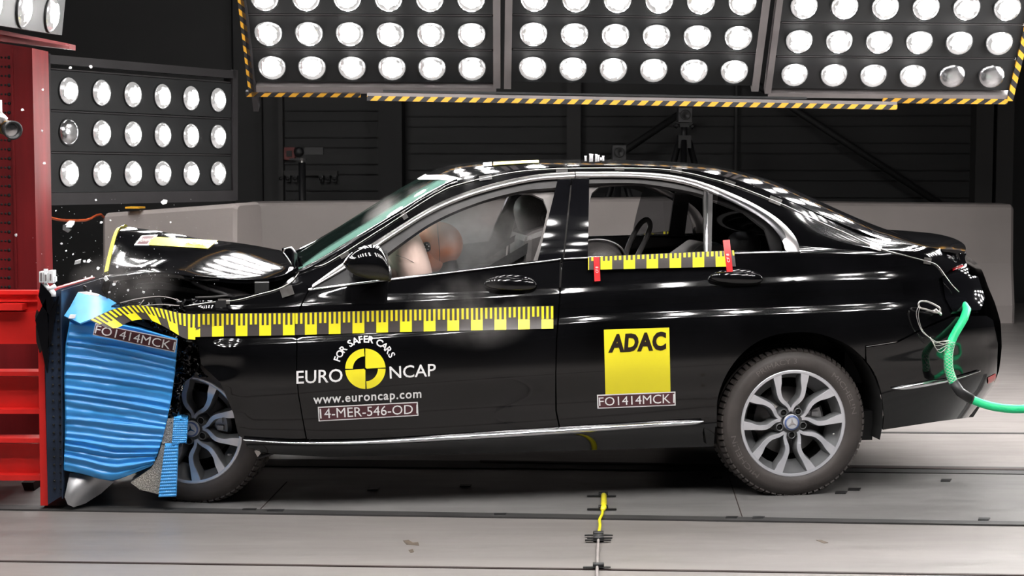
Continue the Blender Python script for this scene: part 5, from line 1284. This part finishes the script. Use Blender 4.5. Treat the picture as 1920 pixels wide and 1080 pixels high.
# ================================================================== taped wire along the roof
wire_px = cr([(345,574),(400,566),(445,562),(487,551),(520,542),(548,527),(562,509),(580,501),(604,497),(640,477),(712,431),(819,363),(870,343),(950,325),(1010,318),(1078,315.5),(1160,315),(1240,317),(1293,325),(1330,334),(1360,342),(1395,354),(1453,377),(1500,398),(1540,417),(1590,439),(1640,463),(1690,477),(1735,489),(1755,496),(1770,515),(1785,535),(1797,547)], 8)
f3 = onS(.006); mb = MB(); mb.tube([f3(x, y) for x, y in wire_px], .0022, 6); wr = mb.build('roof_wire', 'wire', car)
for x, y, a, w, h in ((538,546,18,24,18),(420,565,0,22,10),(646,478,30,18,8),(758,404,30,10,14),(910,333,8,24,9),(1053,318.5,3,22,9),(1161,316,0,18,7),(1267,320,-8,22,9),(1367,343,-20,22,10),(1453,376,-22,24,12),(1641,463,-18,22,10),(1738,489,-10,14,12)):
    ca, sa = math.cos(math.radians(a)), math.sin(math.radians(a)); q = [(x + dx * ca + dy * sa, y - dx * sa + dy * ca) for dx, dy in ((-w/2,-h/2),(w/2,-h/2),(w/2,h/2),(-w/2,h/2))]
    mb = MB(); rectgrid(mb, q, onS(.0075), 3, 2); mb.build('clear_tape', 'tapeclear', wr)
# roof sticker, roof pins
def onT(off):
    def f(x, v):
        u = PV(x, 310, v)[0]; return (u, v, T(u, v) + off)
    return f
mb = MB(); g = onT(.004); vs = [g(925 + 85 * i / 12, .26 + .17 * j / 4) for j in range(5) for i in range(13)]; mb.add(vs, [(j * 13 + i, j * 13 + i + 1, (j + 1) * 13 + i + 1, (j + 1) * 13 + i) for j in range(4) for i in range(12)], True); rs = mb.build('roof_sticker', 'yellow', car)
mb = MB(); vs = [g(906 + 16 * i / 3, .26 + .17 * j / 4) for j in range(5) for i in range(4)]; mb.add(vs, [(j * 4 + i, j * 4 + i + 1, (j + 1) * 4 + i + 1, (j + 1) * 4 + i) for j in range(4) for i in range(3)], True); mb.build('sticker_label', 'white', rs)
for x, h in ((1098, .018), (1107, .028), (1110, .026), (1118, .026), (1122, .022), (1131, .018), (1127, .010)):
    p = Vector(onT(0)(x, .05)); mb = MB(); mb.lathe([(0, -.004), (.006, -.004), (.0045, h * .5), (.006, h), (0, h)], 8, None, p); mb.build('roof_pin', 'shard', car)
# panel scribe: boot lid edge
f4 = onS(.001); 
mb = MB(); mb.tube([f4(x, y) for x, y in cr([(1624,650),(1650,646),(1682,641)], 4)], .0012, 5); mb.build('bumper_seam', 'frame', car)

# ================================================================== cabin
mb = MB()
mb.ell(P3(1012, 402, .36), (.112, .13, .110), Matrix.Rotation(.25, 3, 'Y'), 28, 18, .72); hr_ = mb.build('front_headrest', 'leather', car)
mb = MB(); c = P3(1016, 408, .36) + Vector((0, .130, 0)); Rz = Matrix.Rotation(-PI / 2, 3, 'X'); mb.lathe([(.036, 0), (.034, .006), (.028, .002), (.020, .001), (.018, .008), (.012, .010), (.010, .006), (0, .007)], 28, Rz, c); mb.build('headrest_button', 'leather', hr_)
mb = MB(); ex_px(mb, [(985,440),(1045,418),(1060,560),(980,575)], .62, .12); mb.build('front_seat', 'leather', car, bevel=.03)
mb = MB(); ex_px(mb, [(970,500),(1010,480),(1010,575),(940,575)], -.12, -.62); mb.build('passenger_seat', 'leather', car, bevel=.03)
def band(name, a, b, w, m='belt', par=None):
    A, B = Vector(a), Vector(b); t = (B - A).normalized(); n = Vector((t.z, 0, -t.x)).normalized() * w; mb = MB(); mb.quadbox([A - n, B - n, B + n, A + n], (0, -.004, 0)); mb.build(name, m, par or car)
band('seat_belt', P3(1000, 425, .30), P3(880, 500, .28), .012); band('seat_belt', P3(1048, 430, .62), P3(885, 528, .60), .020); band('seat_belt', P3(1046, 452, .61), P3(940, 505, .58), .012)
mb = MB(); ex_px(mb, [(1400,470),(1450,480),(1460,560),(1330,570),(1345,510)], .55, -.55); mb.build('rear_seat', 'leather', car, bevel=.02)
mb = MB(); mb.tube([P3(x, y, .30) for x, y in cr([(1170,500),(1176,468),(1188,440),(1202,418),(1214,412),(1219,424),(1212,446),(1200,470),(1190,490)], 4)], [.016] * 4 + [.015] * 0 + [.013] * 40 if False else .0125, 12); mb.build('carry_handle', 'leather', car)
for px, py, rx, rz_, vv in ((1112, 482, .13, .085, .28), (1322, 492, .10, .10, -.1)):
    mb = MB(); mb.ell(P3(px, py, vv), (rx, .2, rz_), None, 28, 16); s_ = mb.build('child_seat_shell', 'leather', car)
    mb = MB(); c = P3(px, py, vv); mb.tube([c + Vector((rx * 1.02 * math.cos(q), .10, rz_ * 1.02 * math.sin(q))) for q in [PI * i / 16 for i in range(17)]], .005, 6); mb.build('shell_rim', 'satin', s_)
for vv, sx_ in ((0.30, 1), (-.30, 1)):
    mb = MB(); mb.ell(P3(1395, 458, vv), (.07, .12, .06), None, 20, 14, .8); mb.build('rear_headrest', 'leather', car)
mb = MB(); ex_px(mb, [(600,520),(700,490),(725,500),(730,560),(600,560)], .70, -.70); mb.build('dashboard', 'black', car, bevel=.02)
mb = MB(); ex_px(mb, [(730,560),(1330,530),(1330,620),(730,640)], .66, -.70); mb.build('cabin_floor', 'dark', car)
mb = MB(); R = Matrix.Rotation(.32, 3, 'Y'); mb.ell(P3(762, 488, .38), (.095, .28, .175), R, 32, 22, .8); mb.ell(P3(740, 500, .36), (.075, .24, .10), R, 24, 16, .9); ab = mb.build('driver_airbag', 'airbag', car)
mb = MB(); mb.tube([P3(742, 478, .66), P3(760, 484, .665), P3(776, 492, .66)], .0008, 5); mb.build('airbag_seam', 'leather', ab)

# test dummy (its head and shoulders show through the window)
dr = thing('crash_test_dummy', 'orange-tan crash test dummy in the driver seat, head against the airbag', 'dummy', car2world((P3(840, 600, .38).x, .38, .30)), PI + PSI)
DO = (P3(840, 600, .38).x, .38, .30)
def dm(): return MB(DO)
hc = P3(825, 458, .40)
mb = dm(); mb.ell(hc, (.104, .08, .100), Matrix.Rotation(-.15, 3, 'Y'), 32, 24); mb.ell(hc + Vector((.045, 0, -.035)), (.062, .064, .075), None, 24, 18); mb.ell(hc + Vector((.03, 0, -.075)), (.06, .06, .05), None, 24, 18); mb.build('head', 'skin', dr)
mb = dm(); mb.tube([hc + Vector((.012 + .004 * math.sin(q * 2), .079 * math.cos(q) * 1.0, .099 * math.sin(q))) for q in [2 * PI * i / 32 for i in range(32)]], .0016, 5, closed=True); mb.build('skull_cap_seam', 'blackv', dr)
pc = P3(800, 463, .468); mb = dm(); mb.lathe([(0, .004), (.018, .002), (.0225, 0), (.0225, -.012), (0, -.012)], 20, Rz, pc); tp = mb.build('head_target', 'blackg', dr)
for dx, dz in ((0, .011), (.010, .002), (-.009, .003), (.006, -.010), (-.006, -.010)):
    mb = dm(); mb.lathe([(0, .0055), (.0032, .005), (.0032, 0)], 8, Rz, pc + Vector((dx, .001, dz))); mb.build('target_dot', 'white', tp)
mb = dm(); mb.tube([hc + Vector((-.02, 0, -.06)), hc + Vector((-.05, 0, -.15)), hc + Vector((-.09, 0, -.22))], [.05, .045, .06], 16); mb.build('neck', 'black', dr)
sk = hc + Vector((-.17, 0, -.33))
mb = dm(); mb.ell(sk, (.17, .21, .20), Matrix.Rotation(.4, 3, 'Y'), 28, 20, .85); mb.ell(hc + Vector((-.125, .10, -.155)), (.035, .05, .05), None, 16, 12); mb.build('torso', 'shirt', dr)
for sg in (1, -1):
    mb = dm(); mb.tube([sk + Vector((0, .2 * sg, .10)), sk + Vector((.12, .24 * sg, -.06)), sk + Vector((.30, .16 * sg, .03))], [.055, .048, .038], 14); mb.build('arm', 'skin', dr)
    mb = dm(); mb.tube([sk + Vector((-.02, .1 * sg, -.16)), sk + Vector((.34, .14 * sg, -.10)), sk + Vector((.42, .14 * sg, -.24))], [.08, .065, .05], 14); mb.build('thigh', 'leather', dr)

# ================================================================== hose, hook and sling at the tail
def W3(x, y, v): return car2world(P3(x, y, v))
hp = [(1786,574,.60),(1796,570,.74),(1806,571,.80),(1813,580,.84),(1808,596,.87),(1795,618,.90),(1783,642,.93),(1778,668,.95),(1779,692,.96),(1787,716,.97),(1800,735,.98),(1822,749,1.0),(1856,761,1.03),(1900,767,1.08),(1960,768,1.12),(2060,790,1.15),(2150,850,1.18),(2230,905,1.22),(2330,935,1.25)]
hw = [W3(*p) for p in hp]; hs_ = cr([tuple(p) for p in hw], .03)
b0 = Vector(hs_[0])
r = thing('green_hose', 'bright green hose coming out of the tail lamp opening and leaving to the right', 'hose', b0)
mb = MB(b0); mb.tube(hs_, .0185, 14); mb.build('hose_body', 'green', r)
i0 = min(range(len(hs_)), key=lambda i: (Vector(hs_[i]) - hw[6]).length); i1 = min(range(len(hs_)), key=lambda i: (Vector(hs_[i]) - hw[9]).length)
seg = cr(hs_[i0:i1 + 1], .004); mb = MB(b0)
for ph in range(6):
    for dr_ in (1, -1):
        pts = []
        for i, p in enumerate(seg):
            p = Vector(p); q = Vector(seg[min(i + 1, len(seg) - 1)]) - Vector(seg[max(i - 1, 0)]); q.normalize(); x = q.cross(Vector((0, 1, 0))).normalized(); y = x.cross(q)
            a = dr_ * i * .34 + ph * PI / 3; pts.append(p + (x * math.cos(a) + y * math.sin(a)) * .0196)
        mb.tube(pts, .0009, 4)
mb.build('wire_sleeve', 'wire', r)
mb = MB(b0); j = i1; mb.tube([hs_[j], hs_[j + 1], hs_[j + 2]], .022, 14); mb.build('black_clamp', 'black', r)
mb = MB(b0); k = min(range(len(hs_)), key=lambda i: abs((Vector(hs_[i]) - hw[11]).length)); mb.tube([hs_[k], Vector(hs_[k]).lerp(Vector(hs_[k + 1]), .2)], .0190, 14); mb.build('hose_band', 'seal', r)
b0 = W3(1765, 585, .92)
r = thing('quick_link', 'steel oval link with thin wire sling hooked between rear bumper and green hose', 'hook', b0)
mb = MB(b0); lk = cr([(1722,570),(1726,565),(1740,566),(1757,574),(1763,580),(1760,586),(1752,585),(1736,580),(1725,577),(1722,570)], 2)
mb.tube([W3(x, y, .93) for x, y in lk[:-1]], .0042, 8, closed=True); mb.build('oval_link', 'wire', r)
mb = MB(b0); mb.tube([W3(1749, 583, .90), W3(1755, 580, .93), W3(1764, 590, .93), W3(1762, 583, .90)], .005, 8); mb.tube([W3(1752, 584, .80), W3(1752, 584, .93)], .008, 8); mb.build('eye_bolt', 'wire', r)
for k, pts in enumerate(([(1723,573),(1718,590),(1728,620),(1745,635),(1755,648),(1777,644)], [(1725,575),(1722,592),(1729,618),(1744,634),(1750,640),(1778,640)], [(1745,634),(1760,660),(1772,655),(1777,650)], [(1744,632),(1752,643),(1766,640),(1780,638)], [(1745,634),(1757,655),(1770,650),(1777,647)], [(1744,634),(1756,641),(1770,645),(1779,642)])):
    mb = MB(b0); mb.tube([W3(x, y, .945 + .004 * k) for x, y in cr(pts, 4)], .0016, 5); mb.build('sling_wire', 'wire', r)

# ================================================================== flying debris
random.seed(11)
def shard(px, py, s, v, lab=None, grp='flying glass fragments', mm='shard', asp=1.0):
    c = W3(px, py, v); mb = MB(); n = random.randint(4, 6); k = s / 428
    pts = [(math.cos(2 * PI * i / n + .5) * k * random.uniform(.6, 1) * asp, math.sin(2 * PI * i / n + .5) * k * random.uniform(.5, 1)) for i in range(n)]
    R = Matrix.Rotation(random.uniform(-.8, .8), 3, 'Y') @ Matrix.Rotation(PI / 2 + random.uniform(-.5, .5), 3, 'X')
    mb.prism(pts, -k * .12, k * .12, R); o = mb.build('debris_fragment', mm); o.location = c
    tag(o, lab or 'tiny pale fragment flying above the crash block', 'fragment', None if lab else grp)
shard(308, 379, 7, .6, 'white angular fragment flying above the short grey barrier block')
shard(132, 421, 8, .8, 'white fragment flying beside the red column', asp=1.4)
shard(125, 428, 9, .8, 'dark torn fragment just below the white one beside the red column', mm='black', asp=1.4)
shard(166, 489, 5, .9, 'white fragment flying right of a pale sliver above the crash block')
shard(146, 491, 7, .9, 'pale elongated sliver flying above the crash block', asp=1.5)
shard(199, 523, 6, .85, 'pale chunk at the tip of the yellow bonnet edge tape', asp=1.2)
shard(159, 540, 9, .95, 'black leaf-shaped scrap standing above the light blue torn flap', mm='black', asp=.5)
for px, py, s in ((190,417,3.5),(158,490,3.5),(115,457,3),(124,470,2.5),(207,413,2.5),(137,477,2.5),(180,375,2.5),(320,417,2.5),(184,503,4),(220,500,3),(232,480,3),(226,492,2.5),(214,533,4),(240,544,3),(269,548,3.5),(132,127,3),(170,125,3.5),(80,168,3),(79,245,3),(83,306,3.5),(42,206,3.5),(30,441,3.5),(172,519,3),(170,546,2.5),(205,548,3),(160,520,2.5),(265,500,2.5),(105,395,2)):
    shard(px, py, s, .85 if px < 300 else .7)
mb = MB(W3(220, 500, .8)); random.seed(5)
for i in range(240):
    px = random.gauss(235, 75); py = random.gauss(505, 60)
    if py > 560 or px > 460 or px < 60: continue
    c = W3(px, py, random.uniform(.72, 1.0)); k = random.uniform(.0005, .0015); R = Matrix.Rotation(random.uniform(0, 3), 3, (random.random(), random.random(), 1))
    mb.box(c, (k * 1.6, k, k * 1.2), R)
o = mb.build('debris_specks', 'shard'); o.location = W3(220, 500, .8); tag(o, 'fine glass dust and specks bursting from the car nose', 'debris', kind='stuff')

# ================================================================== smoke
def smoke(px, py, v, rad, dens, lab, sc_=6, name='smoke', lo=.42, hi=.75, col=(.85, .80, .78)):
    m = bpy.data.materials.new('smoke'); m.use_nodes = True; nt = m.node_tree
    for n in list(nt.nodes): nt.nodes.remove(n)
    N = nt.nodes.new; L = nt.links.new; o = N('ShaderNodeOutputMaterial'); vs = N('ShaderNodeVolumeScatter'); vs.inputs['Color'].default_value = (*col, 1); vs.inputs['Anisotropy'].default_value = .0
    tc = N('ShaderNodeTexCoord'); nz = N('ShaderNodeTexNoise'); nz.inputs['Scale'].default_value = sc_; nz.inputs['Detail'].default_value = 3
    mr = N('ShaderNodeMapRange'); mr.inputs[1].default_value = lo; mr.inputs[2].default_value = hi; mr.inputs[3].default_value = 0; mr.inputs[4].default_value = 1
    mp = N('ShaderNodeMapping'); mp.inputs['Scale'].default_value = tuple(1 / r_ for r_ in rad); ln = N('ShaderNodeVectorMath'); ln.operation = 'LENGTH'
    m2 = N('ShaderNodeMapRange'); m2.inputs[1].default_value = 1.0; m2.inputs[2].default_value = .35; m2.inputs[3].default_value = 0; m2.inputs[4].default_value = dens
    ml = N('ShaderNodeMath'); ml.operation = 'MULTIPLY'
    L(tc.outputs['Object'], nz.inputs[0]); L(nz.outputs[0], mr.inputs[0]); L(tc.outputs['Object'], mp.inputs[0]); L(mp.outputs[0], ln.inputs[0]); L(ln.outputs['Value'], m2.inputs[0]); L(mr.outputs[0], ml.inputs[0]); L(m2.outputs[0], ml.inputs[1]); L(ml.outputs[0], vs.inputs['Density']); L(vs.outputs[0], o.inputs['Volume'])
    mb = MB(); mb.ell((0, 0, 0), rad, None, 24, 16); ob = mb.build(name, m); ob.location = W3(px, py, v); ob.rotation_euler = (0, 0, PI + PSI); tag(ob, lab, 'smoke', kind='stuff')
smoke(845, 440, .40, (.42, .36, .25), 14.0, 'thin pale smoke filling the front of the cabin around the dummy')
smoke(890, 585, 1.02, (.30, .10, .17), 3.5, 'faint smoke drifting over the front door', sc_=5)
smoke(235, 525, .75, (.24, .18, .13), 1.6, 'dust puff at the crumpled nose', sc_=7)
